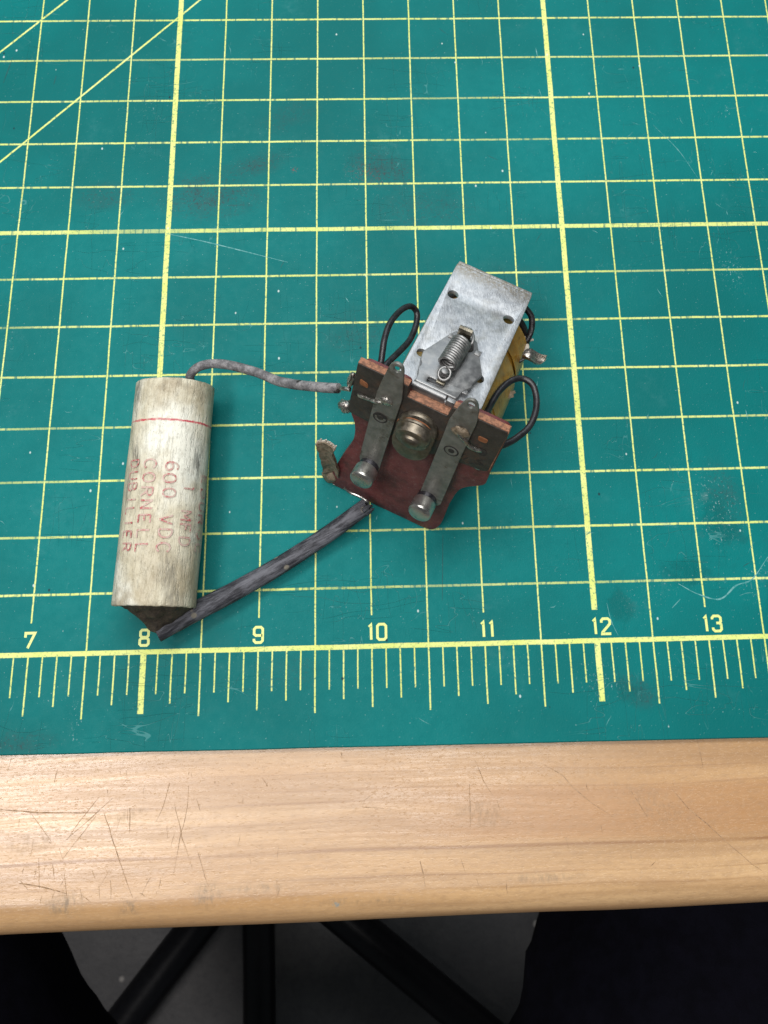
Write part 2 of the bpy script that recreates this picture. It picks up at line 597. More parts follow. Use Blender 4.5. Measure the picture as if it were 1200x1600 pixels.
def mat_wax():
    """waxed paper sleeve, stained along its length (local Y runs along the tube)"""
    N = NT("waxed_paper_sleeve")
    base = N.noise((3.5, 2.2, 3.5), 5, .65)
    col = N.mix(N.ramp(base, .35, .65), (0.46, 0.41, 0.29), (0.66, 0.625, 0.49))
    pale = N.ramp(N.noise((2.2, 1.5, 2.2), 4, .6, off=(5, 2, 1)), .45, .68)
    col = N.mix(N.mul(pale, .85), col, (0.77, 0.78, 0.70))
    ends = N.add(N.ramp(N.y, .45, .95), N.ramp(N.y, -.35, -.95))
    st = N.mul(N.ramp(N.noise((5, 4, 5), 5, .7, off=(1, 7, 3)), .42, .68), N.add(N.mul(ends, .75), .12))
    col = N.mix(N.mul(st, .70), col, (0.25, 0.195, 0.115))
    fib = N.ramp(N.noise((30, 5, 30), 4, .7, off=(2, 1, 5)), .52, .66)
    fib2 = N.ramp(N.noise((52, 7, 52), 3, .7, off=(9, 1, 5)), .55, .66)
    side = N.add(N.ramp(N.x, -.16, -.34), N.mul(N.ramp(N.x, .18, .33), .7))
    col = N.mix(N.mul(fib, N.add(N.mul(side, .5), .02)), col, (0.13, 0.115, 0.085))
    col = N.mix(N.mul(fib2, .06), col, (0.22, 0.19, 0.14))
    # three dark rubbed scars
    for cx, cy, rx, ry, an, k in ((-.235, .30, .055, .22, .25, .9), (-.27, .0, .05, .30, 0, .75), (.295, .22, .05, .34, 0, .8), (-.29, .82, .06, .22, .1, .85), (-.33, -.6, .05, .3, 0, .6), (.16, -.70, .12, .30, .2, .5), (.22, -.9, .12, .12, 0, .5)):
        b = N.mul(N.blob(cx, cy, rx, ry, an), k)
        col = N.mix(N.mul(b, N.ramp(N.noise((38, 6, 38), 4, .75, off=(cx * 30, 2, 0)), .36, .6)), col, (0.075, 0.072, 0.065))
    # red printed ring
    jit = N.mul(N.sub(N.noise((24, 24, 24), 2), .5), .022)
    ring = N.ramp(N.abs(N.add(N.sub(N.y, .588), jit)), .013, .004)
    ring = N.mul(ring, N.ramp(N.noise((9, 9, 9), 3, .7, off=(4, 4, 4)), .30, .55, .35, .95))
    col = N.mix(ring, col, (0.50, 0.045, 0.07))
    dirt = N.ramp(N.noise((14, 11, 14), 6, .72, off=(3, 8, 1)), .48, .70)
    col = N.mix(N.mul(dirt, .42), col, (0.27, 0.245, 0.19))
    dots = N.ramp(N.noise(70, 2, .6), .64, .72)
    col = N.mix(N.mul(dots, .55), col, (0.14, 0.12, 0.09))
    bump = N.add(N.add(N.mul(fib, -.5), N.mul(N.noise((13, 8, 13), 5, .65), 1.6)), N.mul(fib2, -.2))
    return N.fin(col, N.ramp(base, .3, .7, .36, .52), 0, bump, .007, spec=.4)


def mat_stamp():
    N = NT("red_stamp_ink")
    w = N.ramp(N.noise(48, 4, .75), .38, .60)
    big = N.ramp(N.noise(7, 3, .6, off=(3, 1, 2)), .40, .60, .22, .95)
    col = N.mix(N.mul(w, big), (0.52, 0.42, 0.36), (0.38, 0.035, 0.05))
    return N.fin(col, .6, 0)


def mat_plate():
    N = NT("zinc_plated_steel")
    f = N.noise((14, 14, 14), 6, .7)
    g = N.noise((5, 5, 5), 4, .6, off=(3, 3, 3))
    s = N.noise((85, 16, 30), 3, .7)
    col = N.mix(N.ramp(f, .3, .7), (0.33, 0.35, 0.375), (0.52, 0.545, 0.57))
    col = N.mix(N.ramp(s, .45, .72, 0, .5), col, (0.68, 0.70, 0.72))
    col = N.mix(N.ramp(g, .48, .72, 0, .65), col, (0.31, 0.305, 0.275))
    far = N.ramp(N.add(N.y, N.mul(N.x, .5)), .86, 1.06)       # tarnish at the bent far lip
    col = N.mix(N.mul(far, N.ramp(N.noise((40, 40, 40), 4, .7), .36, .62, .12, .95)), col, (0.27, 0.235, 0.18))
    return N.fin(col, N.ramp(f, .3, .7, .40, .56), .72, N.add(s, f), .0022)


def mat_metal(name, c1, c2, r=.38, k=18, metal=1.0, depth=.0015, spot=None):
    N = NT(name)
    f = N.noise(k, 5, .65)
    col = N.mix(N.ramp(f, .32, .7), c1, c2)
    if spot:
        col = N.mix(N.ramp(N.noise(k * .6, 4, .7, off=(5, 5, 5)), .55, .72), col, spot)
    return N.fin(col, N.ramp(f, .3, .7, r - .07, r + .1), metal, f, depth)


def mat_red_board():
    N = NT("red_fibre_board")
    f = N.noise(7, 5, .65)
    col = N.mix(N.ramp(f, .3, .7), (0.095, 0.020, 0.022), (0.155, 0.040, 0.040))
    col = N.mix(N.ramp(N.noise(26, 5, .75, off=(2, 2, 2)), .52, .75, 0, .55), col, (0.20, 0.135, 0.13))
    col = N.mix(N.ramp(N.noise(4.5, 5, .7, off=(9, 3, 1)), .48, .72, 0, .7), col, (0.035, 0.016, 0.014))
    col = N.mix(N.ramp(N.noise(90, 2), .66, .75, 0, .5), col, (0.35, 0.27, 0.25))
    return N.fin(col, .5, 0, N.noise(45, 4), .003)


def mat_dark_board():
    N = NT("shaded_sooty_board")  # soot brown, kept extra dark to carry the shade of the unlit front
    f = N.noise(9, 5, .65)
    col = N.mix(N.ramp(f, .3, .7), (0.022, 0.0185, 0.016), (0.044, 0.037, 0.031))
    col = N.mix(N.ramp(N.noise(30, 4, .7, off=(2, 2, 2)), .55, .75, 0, .5), col, (0.085, 0.07, 0.06))
    col = N.mix(N.ramp(N.noise(6, 5, .7, off=(5, 1, 2)), .50, .72, 0, .6), col, (0.085, 0.042, 0.022))
    return N.fin(col, .55, 0, N.noise(50, 4), .003)


def mat_edge_board():
    N = NT("raw_fibre_edge")
    f = N.noise((30, 30, 30), 5, .7)
    col = N.mix(N.ramp(f, .35, .65), (0.13, 0.062, 0.036), (0.34, 0.155, 0.088))
    return N.fin(col, .7, 0, f, .006)


def mat_cloth_tape():
    N = NT("varnished_amber_tape")
    f = N.noise(4.5, 5, .65)
    col = N.mix(N.ramp(f, .32, .68), (0.30, 0.135, 0.011), (0.50, 0.275, 0.040))
    col = N.mix(N.ramp(N.noise(16, 4, .7, off=(1, 3, 2)), .52, .72, 0, .6), col, (0.07, 0.036, 0.010))
    col = N.mix(N.ramp(N.noise(3, 3, .6, off=(8, 3, 2)), .52, .70, 0, .6), col, (0.36, 0.28, 0.13))
    return N.fin(col, .30, 0, f, .02, spec=.55)


def mat_insulation(name, c1, c2, chip, along=False):
    N = NT(name)
    f = N.noise((26, 26, 26), 5, .75)
    g = N.noise((9, 9, 9), 3, .6, off=(4, 2, 2))
    if along:                                     # sleeve: cracks and dust run along its length
        a = N.add(N.mul(N.x, .86), N.mul(N.y, .51))
        b = N.sub(N.mul(N.y, .86), N.mul(N.x, .51))
        v = N.xyz(a, b, N.z)
        f = N.noise((5, 34, 34), 5, .75, vec=v)
        g = N.noise((2.2, 12, 12), 4, .6, vec=v, off=(3, 1, 1))
    col = N.mix(N.ramp(N.add(N.mul(f, .5), N.mul(g, .5)), .42, .62), c1, c2)
    d, c = N.voro(9)
    sp = N.n("ShaderNodeSeparateColor")
    N.t.links.new(c, sp.inputs[0])
    col = N.mix(N.mul(N.ramp(d, .30, .18), N.gt(sp.outputs[0], .72)), col, chip)
    return N.fin(col, .68, 0, N.add(f, g), .010)


M = dict(
    mat=mat_mat(), print=mat_print(), wood=mat_wood(), floor=mat_floor(), wax=mat_wax(), stamp=mat_stamp(), plate=mat_plate(),
    red=mat_red_board(), board=mat_dark_board(), edge=mat_edge_board(), tape=mat_cloth_tape(),
    spring_leaf=mat_metal("tarnished_contact_strip", (0.155, 0.155, 0.14), (0.24, 0.238, 0.218), .48, 12, .55, spot=(0.10, 0.085, 0.065)),
    bracket=mat_metal("dull_bracket_steel", (0.20, 0.205, 0.21), (0.32, 0.325, 0.325), .42, 14, .8),
    steel=mat_metal("bright_spring_steel", (0.20, 0.20, 0.20), (0.34, 0.34, 0.335), .46, 30, .85),
    brass=mat_metal("aged_nickel_stud", (0.16, 0.14, 0.11), (0.28, 0.25, 0.205), .46, 16, .95, spot=(0.22, 0.17, 0.11)),
    silver=mat_metal("silver_contact", (0.34, 0.34, 0.325), (0.52, 0.52, 0.50), .30, 9, .88, spot=(0.22, 0.21, 0.20)),
    blue_shank=mat_metal("heat_blued_shank", (0.07, 0.07, 0.085), (0.16, 0.16, 0.18), .34, 20, .9),
    hook=mat_metal("brown_hook_steel", (0.20, 0.18, 0.14), (0.36, 0.33, 0.26), .34, 16, .95),
    solder=mat_metal("old_solder", (0.33, 0.31, 0.28), (0.62, 0.60, 0.56), .30, 26, .95, .006, spot=(0.17, 0.12, 0.075)),
    lug=mat_metal("tarnished_tinned_lug", (0.14, 0.105, 0.07), (0.29, 0.235, 0.17), .5, 22, .25, .006, spot=(0.09, 0.065, 0.04)),
    copper=mat_metal("bare_tinned_wire", (0.42, 0.41, 0.38), (0.70, 0.69, 0.66), .3, 30, 1.0),
    rust=mat_flat("rust_stain", (0.18, 0.062, 0.022), .75, (0.27, 0.11, 0.045), 30),
    dark_mark=mat_flat("dark_mark_and_hole_shade", (0.012, 0.011, 0.010), .7, (0.030, 0.027, 0.024), 30),  # dark marks on the relay; also paints the shade inside openings
    black=mat_flat("black_wire_insulation", (0.007, 0.007, 0.009), .38, (0.020, 0.020, 0.024), 14, depth=.005),
    grey_wire=mat_insulation("dusty_grey_insulation", (0.10, 0.098, 0.105), (0.27, 0.262, 0.27), (0.020, 0.018, 0.018)),
    slate_wire=mat_insulation("dusty_slate_sleeve", (0.010, 0.0105, 0.016), (0.115, 0.118, 0.138), (0.17, 0.155, 0.125), True),
    pitch=mat_flat("brown_sealing_pitch", (0.022, 0.016, 0.011), .7, (0.058, 0.044, 0.030), 14, bump=26, depth=.02),
    cream=mat_flat("torn_cloth_fray", (0.36, 0.31, 0.25), .85, (0.58, 0.53, 0.46), 30),
    fray=mat_flat("brown_cloth_scrap", (0.13, 0.10, 0.065), .85, (0.24, 0.195, 0.135), 30),
    bobbin=mat_flat("black_bobbin_cheek", (0.012, 0.012, 0.013), .5, (0.026, 0.026, 0.028), 12),
    tube=mat_flat("black_gloss_tube", (0.003, 0.003, 0.0045), .36, (0.005, 0.005, 0.007), 4, spec=.28),
    cloth=mat_flat("navy_black_cloth", (0.0018, 0.0018, 0.0045), .9, (0.0038, 0.0038, 0.0085), 3, bump=40, depth=.01, spec=.12),
    shoe=mat_flat("dark_shoe_leather", (0.012, 0.011, 0.010), .45, (0.022, 0.020, 0.018), 4),
    wood_scr=mat_scratch("wood_scratch_dark", (0.19, 0.11, 0.055), (0.42, 0.27, 0.15)),
    mat_scr=mat_scratch("mat_scratch_pale", (0.02, 0.22, 0.22), (0.15, 0.36, 0.36)),
    mat_cut=mat_scratch("mat_cut_dark", (0.003, 0.035, 0.038), (0.006, 0.075, 0.075)),
)

# ------------------------------------------------------------------ setting: floor
ident = lambda x, y, z: Vector((x, y, z))
fl = mesh_obj("floor", [(-160, -160, -36), (180, -160, -36), (180, 180, -36), (-160, 180, -36)], [(0, 1, 2, 3)], M["floor"], kind="structure")
fl.name = "floor"

# ------------------------------------------------------------------ workbench
bench = empty("workbench", (10, 10, -36), "light maple workbench with a rounded, scratched front edge under the green mat", "workbench")
BT = -0.082                                       # bench surface just under the mat
front = lambda x: -2.165 + 0.0079 * (x - 10.07)


def bench_top():
    prof = []                                     # (y offset from the front, z)
    r = 0.27
    for k in range(11):
        a = math.pi / 2 * k / 10
        prof.append((r - r * math.sin(a), BT - r + r * math.cos(a)))
    prof += [(0, BT - .9), (0, BT - 1.55)]
    for k in range(1, 6):
        a = math.pi / 2 * k / 5
        prof.append((.2 - .2 * math.cos(a), BT - 1.55 - .2 * math.sin(a)))
    xs = [-26 + 70 * i / 140 for i in range(141)]
    V, F = [], []
    n = len(prof) + 3
    for x in xs:
        f = front(x)
        row = [(x, 30, BT - 1.75), (x, 30, BT), (x, f + 1.0, BT)]
        for i, (dy, z) in enumerate(prof):
            w = .010 * mnoise.noise(Vector((x * .7, z * 3, 2))) + .004 * mnoise.noise(Vector((x * 3.1, z * 5, 5)))
            row.append((x, f + dy + w * (1 if i > 1 else 0), z + (w * .4 if 1 < i < 9 else 0)))
        V += row
    for i in range(len(xs) - 1):
        for k in range(n):
            k2 = (k + 1) % n
            F.append((i * n + k, i * n + k2, (i + 1) * n + k2, (i + 1) * n + k))
    F.append(tuple(range(n)))
    F.append(tuple(range((len(xs) - 1) * n, len(xs) * n)))
    return V, F


V, F = bench_top()
top = mesh_obj("bench_top", V, F, M["wood"], None, True, bench, 50)
# the wood material reads inches of the place, so the top keeps the place's own origin
top.data.transform(Matrix.Translation(bench.location))
top.parent = bench
top.matrix_parent_inverse = bench.matrix_world.inverted()
for lx in (-22, 40):
    for ly in (0, 27):
        mesh_obj("bench_leg", *box((lx - 1.5, ly - 1.5, -36), (lx + 1.5, ly + 1.5, BT - 1.752), ident, .15), M["wood"], bench)

WOOD = [[(6.859, -1.218), (7.128, -1.245), (7.342, -1.256), (7.662, -1.264)], [(7.075, -1.767), (7.234, -1.794), (7.46, -1.851)], [(6.911, -0.828), (6.894, -0.915)], [(7.729, -1.266), (7.841, -1.531), (7.966, -1.815), (8.01, -1.90)], [(7.788, -1.159), (7.588, -1.334), (7.414, -1.472)], [(7.664, -1.288), (7.495, -1.498), (7.412, -1.602), (7.378, -1.519)], [(7.68, -1.144), (7.534, -1.321), (7.439, -1.461)], [(8.266, -1.049), (8.222, -1.231), (8.174, -1.338)], [(7.941, -1.236), (7.953, -1.428)], [(8.429, -1.078), (8.424, -1.261), (8.369, -1.499), (8.336, -1.733)], [(8.314, -1.209), (8.394, -1.476), (8.484, -1.69)], [(8.532, -1.586), (8.593, -1.763), (8.65, -1.90)], [(8.145, -1.751), (8.075, -1.887)], [(7.818, -1.765), (7.83, -1.90)], [(7.73, -1.808), (7.742, -1.90)], [(7.219, -1.585), (7.241, -1.817)], [(7.336, -1.635), (7.36, -1.752)], [(7.434, -1.707), (7.48, -1.90)], [(7.575, -1.827), (7.60, -1.90)], [(9.187, -1.803), (9.188, -1.901)], [(7.115, -1.249), (7.308, -1.469)], [(7.027, -1.295), (7.027, -1.355)], [(9.894, -1.281), (10.083, -1.296)], [(9.728, -0.857), (9.728, -0.882)], [(8.645, -1.052), (8.648, -1.069)], [(8.794, -1.071), (8.803, -1.086)], [(8.988, -0.888), (8.991, -0.905)], [(7.841, -0.952), (7.851, -0.982)], [(7.895, -0.948), (7.9, -0.983)], [(10.819, -1.13), (10.808, -1.471)], [(10.375, -1.697), (10.398, -1.791), (10.411, -1.89)], [(10.875, -0.945), (10.935, -1.108), (11.012, -1.221)], [(11.466, -0.998), (11.625, -1.089), (11.701, -1.178), (11.855, -1.305), (12.036, -1.42)], [(12.553, -1.213), (12.673, -1.364), (12.822, -1.49), (12.992, -1.651), (13.162, -1.798), (13.24, -1.85)], [(12.821, -0.843), (12.834, -0.958), (12.845, -1.054)], [(12.194, -1.216), (12.323, -1.427)], [(11.916, -1.477), (11.921, -1.537)], [(11.262, -0.947), (11.26, -0.98)], [(10.844, -1.839), (10.855, -1.886)], [(11.155, -0.889), (11.162, -0.904)], [(12.258, -0.857), (12.267, -0.882)], [(12.513, -0.96), (12.514, -0.975)]]
SCR = []
HEAVY = {0: .012, 1: .010, 30: .009, 34: .008, 8: .007, 3: .007, 23: .016, 24: .014, 25: .014, 39: .012, 40: .015}
for i, pl in enumerate(WOOD):
    w = HEAVY.get(i, .0055)
    pl = densify(pl, .05)
    pl = [p + Vector((.006 * mnoise.noise(Vector((p.x * 9, p.y * 9, i))), .004 * mnoise.noise(Vector((p.x * 9, p.y * 9, i + 40))))) for p in pl]
    SCR.append(ribbon(pl, (w * .5, w, w * .3), lambda x, y, i=i: Vector((x, y, BT + .0012 + .0003 * (i % 5))), jit=.6))
sr = random.Random(11)
for i in range(50):
    x = sr.uniform(6.6, 9.2) if i < 40 else sr.uniform(9, 13.6)
    y = sr.uniform(-1.9, -.95) if i % 3 else sr.uniform(-1.92, -1.6)
    l, a = sr.uniform(.02, .13), math.pi / 2 + sr.gauss(0, .45)
    p = [(x - math.cos(a) * l / 2, y - math.sin(a) * l / 2), (x + sr.uniform(-.006, .006), y), (x + math.cos(a) * l / 2, y + math.sin(a) * l / 2)]
    SCR.append(ribbon(p, (.001, sr.uniform(.0025, .006), .001), lambda x, y, i=i: Vector((x, y, BT + .0010 + .0003 * (i % 7))), jit=.5))
mesh_obj("scratches", *join(*SCR), M["wood_scr"], bench, kind="stuff")

# ------------------------------------------------------------------ cutting mat
cmat = empty("cutting_mat", (0, 0, BT + .002), "green self-healing cutting mat with yellow inch grid lying on the bench", "cutting mat")
front_m = lambda x: -.812 - .0046 * (x - 10.07)


def mat_sheet():
    xs = [-2 + 28 * i / 280 for i in range(281)]
    V, F = [], []
    for x in xs:
        f = front_m(x) + .005 * mnoise.noise(Vector((x * 1.3, 1, 1))) + .002 * mnoise.noise(Vector((x * 7, 1, 4)))
        V += [(x, f, BT + .002), (x, f, -.012), (x, f + .010, 0), (x, 18, 0), (x, 18, BT + .002)]
    for i in range(len(xs) - 1):
        for k in range(5):
            k2 = (k + 1) % 5
            F.append((i * 5 + k, i * 5 + k2, (i + 1) * 5 + k2, (i + 1) * 5 + k))
    F.append((0, 1, 2, 3, 4))
    F.append(tuple(range(280 * 5, 281 * 5)))
    return V, F


V, F = mat_sheet()
mesh_obj("mat_sheet", V, F, M["mat"], cmat)

DIG = {
    '0': [([(.02, .12), (.02, .88), (.14, 1), (.48, 1), (.60, .88), (.60, .12), (.48, 0), (.14, 0)], True)],
    '1': [([(.12, .84), (.26, .98), (.27, 0)], False)],
    '2': [([(.02, .74), (.02, .88), (.14, 1), (.48, 1), (.60, .88), (.60, .66), (.05, .10), (.03, 0), (.64, 0)], False)],
    '3': [([(.02, .78), (.02, .88), (.14, 1), (.48, 1), (.60, .88), (.60, .63), (.50, .53), (.28, .53)], False),
          ([(.50, .53), (.60, .43), (.60, .12), (.48, 0), (.14, 0), (.02, .12), (.02, .24)], False)],
    '4': [([(.48, 0), (.48, 1), (.02, .3), (.66, .3)], False)],
    '6': [([(.60, .80), (.60, .88), (.48, 1), (.14, 1), (.02, .88), (.02, .12), (.14, 0), (.48, 0), (.60, .12), (.60, .42), (.48, .54), (.04, .54)], False)],
    '7': [([(.02, .70), (.02, .98), (.64, .98), (.22, 0)], False)],
    '8': [([(.14, 1), (.48, 1), (.58, .90), (.58, .63), (.48, .53), (.14, .53), (.04, .63), (.04, .90)], True),
          ([(.14, .47), (.48, .47), (.60, .37), (.60, .10), (.50, 0), (.12, 0), (.02, .10), (.02, .37)], True)],
    '9': [([(.58, .46), (.14, .46), (.02, .56), (.02, .88), (.14, 1), (.48, 1), (.60, .88), (.60, .12), (.48, 0), (.14, 0), (.02, .12), (.02, .25)], False)],
}
for num in range(6, 15):
    txt = str(num)
    parts = []
    for i, ch in enumerate(txt):
        if len(txt) == 1:
            ox = num - .041
        else:
            ox = num - .040 + i * (.092 if ch != '1' else .080) - (0 if i == 0 else .004)
        for q, (st, cl) in enumerate(DIG[ch]):
            pts = st + [st[0]] if cl else st
            pts = densify(pts, .12)
            if cl: pts = pts[:-1]
            parts.append(ribbon(pts, .175, lambda x, y, ox=ox, q=q: Vector((ox + x * .13, .055 + y * .128, .0018 + .0006 * q)), cl))
    mesh_obj("printed_number", *join(*parts), M["print"], cmat)

MATS = [[(10.664, 0.95), (10.651, 0.695), (10.636, 0.373)], [(12.115, 0.317), (12.141, 0.164), (12.192, 0.038)], [(12.783, 0.468), (12.947, 0.376), (13.145, 0.327), (13.307, 0.44), (13.461, 0.492), (13.637, 0.686)], [(12.701, 0.26), (12.785, 0.335)], [(13.063, 5.155), (13.302, 4.848), (13.466, 4.525)], [(7.985, 3.973), (8.439, 3.862), (9.213, 3.643)], [(6.236, 6.044), (6.168, 5.729)], [(6.719, 5.818), (6.702, 5.709)], [(11.891, 5.993), (11.879, 6.115)], [(11.877, 5.595), (11.899, 5.516)], [(13.624, 2.059), (13.629, 1.965)], [(9.787, 3.26), (9.819, 3.213)], [(14.123, 5.105), (14.101, 5.044)], [(13.718, 4.142), (13.725, 4.099)], [(11.636, 2.38), (11.618, 2.297)]]
PALE, DEEP = [], []
for i, pl in enumerate(MATS):
    w = {0: .0055, 1: .007, 2: .014, 3: .009, 4: .006, 5: .012}.get(i, .007)
    pl = [p for p in catmull([(*q, 0) for q in pl], 8)]
    (DEEP if i in (0, 6, 7) else PALE).append(ribbon(pl, (w * .4, w, w * .4), lambda x, y: Vector((x, y, .0014)), jit=.6))
rnd = random.Random(4)
for i in range(46):                               # loose short knife nicks and lint over the sheet
    x, y, a = rnd.uniform(6, 14.5), rnd.uniform(-.7, 6.8), rnd.uniform(0, math.pi)
    l = rnd.uniform(.02, .07)
    pl = [(x - math.cos(a) * l, y - math.sin(a) * l, 0), (x + rnd.uniform(-.01, .01), y + rnd.uniform(-.01, .01), 0), (x + math.cos(a) * l, y + math.sin(a) * l, 0)]
    (PALE if i % 3 else DEEP).append(ribbon(catmull(pl, 5), (.001, rnd.uniform(.003, .006), .001), lambda x, y: Vector((x, y, .0010))))
mesh_obj("pale_scratches", *join(*PALE), M["mat_scr"], cmat, kind="stuff")
mesh_obj("dark_cuts", *join(*DEEP), M["mat_cut"], cmat, kind="stuff")

# ------------------------------------------------------------------ paper capacitor
ax = Vector((.087, 1.93, 0)).normalized()
cap = empty("paper_capacitor", (8.1905, 1.332, 0), "stained off-white waxed paper tube with red stamped lettering lying left of the relay", "capacitor",
            math.atan2(-.087, 1.93))
CM = cap.matrix_world.copy()
c2w = lambda x, y, z: (CM @ (Vector((x, y, z)) * S)) * INV
RC = .352


def sleeve():
    V, F = [], []
    sides = 96
    half = .966
    prof = [(.318, half - .05), (.322, half - .004), (.330, half + .002), (.344, half + .001), (RC, half - .010)]
    prof += [(RC, half - .010 - (2 * half - .02) * i / 40) for i in range(1, 41)]
    prof += [(.344, -half - .001), (.330, -half - .002), (.322, -half + .004), (.318, -half + .05)]
    for r, y in prof:
        for k in range(sides):
            th = 2 * math.pi * k / sides
            w = .0045 * mnoise.noise(Vector((math.cos(th) * 2, y * 2.2, math.sin(th) * 2))) + .002 * mnoise.noise(Vector((math.cos(th) * 9, y * 3, math.sin(th) * 9)))
            e = (.004 * mnoise.noise(Vector((math.cos(th) * 6, math.sin(th) * 6, 3 + y))) + .0025 * mnoise.noise(Vector((math.cos(th) * 25, math.sin(th) * 25, y)))) if abs(y) > .94 else 0
            seam = .006 if 2.35 < th < 2.9 else 0
            rr = r + w + seam
            V.append(c2w(rr * math.cos(th), y + e, RC + rr * math.sin(th) * .992))
    n = len(prof)
    for i in range(n - 1):
        for k in range(sides):
            k2 = (k + 1) % sides
            F.append((i * sides + k, i * sides + k2, (i + 1) * sides + k2, (i + 1) * sides + k))
    return V, F


mesh_obj("paper_sleeve", *sleeve(), M["wax"], cap, True, angle=60)


def seal(sign, bulge):
    """pitch plug filling one end of the sleeve"""
    V, F = [], []
    sides, rings = 48, 14
    for i in range(rings + 1):
        t = i / rings
        for k in range(sides):
            th = 2 * math.pi * k / sides
            r = .321 * (1 - t)
            x, z = r * math.cos(th), r * math.sin(th)
            y = .93 + bulge(x, z) + .034 * mnoise.noise(Vector((x * 12, z * 12, sign * 3)))
            V.append(c2w(x, sign * y, RC + z))
    for i in range(rings):
        for k in range(sides):
            k2 = (k + 1) % sides
            F.append((i * sides + k, i * sides + k2, (i + 1) * sides + k2, (i + 1) * sides + k))
    return V, F


mesh_obj("end_seal", *seal(1, lambda x, z: .02 + .05 * math.exp(-((x - .15) ** 2 + (z - .1) ** 2) / .008)), M["pitch"], cap, True)
mesh_obj("end_seal", *seal(-1, lambda x, z: .01 + .25 * max(0, 1 - math.hypot((x - .03) / .36, (z + .10) / .42)) ** 1.2 + .05 * mnoise.noise(Vector((x * 5, z * 5, 8))) * max(0, 1 - math.hypot(x, z) / .32)), M["pitch"], cap, True)

LET = {
    'C': [[(.66, .80), (.52, .96), (.32, 1), (.12, .85), (.03, .5), (.12, .15), (.32, 0), (.52, .04), (.66, .20)]],
    'O': [[(.35, 1), (.12, .86), (.02, .5), (.12, .14), (.35, 0), (.58, .14), (.68, .5), (.58, .86), (.35, 1)]],
    'R': [[(.04, 0), (.04, 1)], [(.04, 1), (.40, .99), (.60, .88), (.60, .66), (.40, .53), (.04, .52)], [(.36, .52), (.66, 0)]],
    'N': [[(.04, 0), (.04, 1)], [(.04, 1), (.62, 0)], [(.62, 0), (.62, 1)]],
    'E': [[(.62, 1), (.05, 1)], [(.05, 1), (.05, 0)], [(.05, 0), (.62, 0)], [(.05, .52), (.48, .52)]],
    'L': [[(.05, 1), (.05, 0)], [(.05, 0), (.60, 0)]],
    'D': [[(.04, 0), (.04, 1)], [(.04, 1), (.34, .98), (.58, .80), (.64, .5), (.58, .20), (.34, .02), (.04, 0)]],
    'U': [[(.04, 1), (.04, .30), (.14, .06), (.34, 0), (.54, .06), (.64, .30), (.64, 1)]],
    'B': [[(.04, 0), (.04, 1)], [(.04, 1), (.40, .98), (.56, .86), (.56, .66), (.40, .54), (.04, .53)], [(.40, .53), (.62, .42), (.63, .14), (.42, .01), (.04, 0)]],
    'I': [[(.33, 0), (.33, 1)]],
    '1': [[(.33, 0), (.33, 1)], [(.33, 1), (.20, .86)]],
    'M': [[(.02, 0), (.02, 1)], [(.02, 1), (.36, .30)], [(.36, .30), (.70, 1)], [(.70, 1), (.70, 0)]],
    'F': [[(.05, 0), (.05, 1)], [(.05, 1), (.60, 1)], [(.05, .53), (.48, .53)]],
    'V': [[(.02, 1), (.34, 0)], [(.34, 0), (.66, 1)]],
    '0': [[(.35, 1), (.12, .86), (.03, .5), (.12, .14), (.35, 0), (.58, .14), (.67, .5), (.58, .86), (.35, 1)]],
    '6': [[(.58, .90), (.38, 1), (.16, .86), (.04, .5), (.08, .16), (.34, 0), (.58, .10), (.64, .32), (.50, .54), (.26, .56), (.08, .40)]],
}


def stamp_line(text, phi0, s0, s1, hgt=.108, seed=0, skip=()):
    rr = random.Random(seed)
    n = len(text)
    pitch = (s1 - s0) / (n - 1 + .68)
    parts = []
    for i, ch in enumerate(text):
        if ch == ' ':
            continue
        sx = pitch * .98
        dj, da = rr.uniform(-.006, .006), rr.uniform(-.006, .006)
        for q, st in enumerate(LET[ch]):
            pts = [(p[0], p[1], 0) for p in st]
            pts = catmull(pts, 6) if len(pts) > 3 else densify(pts, .09)
            # letters read toward the near end, tops to the right-hand side
            def fn(x, y, i=i, dj=dj, da=da, q=q):
                s = s0 + i * pitch + x * sx + dj
                h = (y - .5) * hgt + da
                ph = phi0 + h / RC
                r = RC + .0060 + .0008 * q
                return c2w(r * math.sin(ph), .966 - s, RC + r * math.cos(ph))
            run, k = [], 0
            for j, p in enumerate(pts):
                v = mnoise.noise(Vector((p.x * 2.3 + i * 5.1, p.y * 2.3, seed * 3.7)))
                if v < skip_thr(seed):
                    if len(run) > 1:
                        parts.append(ribbon(run, .135, fn, jit=.35))
                    run = []
                else:
                    run.append(p)
            if len(run) > 1:
                parts.append(ribbon(run, .135, fn, jit=.35))
    return join(*parts)


skip_thr = lambda seed: {1: -.9, 2: -.9, 3: -.9, 4: -.62, 5: -.48}.get(seed, -.4)
D = math.radians
for txt, ph, s0, s1, sd in (("1 MFD", 45, .93, 1.44, 1), ("600 VDC", 17, .74, 1.50, 2), ("CORNELL", -13, .73, 1.51, 3),
                            ("DUBILIER", -40, .73, 1.50, 4), ("EDUROC", 77, .82, 1.48, 5)):
    mesh_obj("stamped_text", *stamp_line(txt, D(ph), s0, s1, seed=sd), M["stamp"], cap)

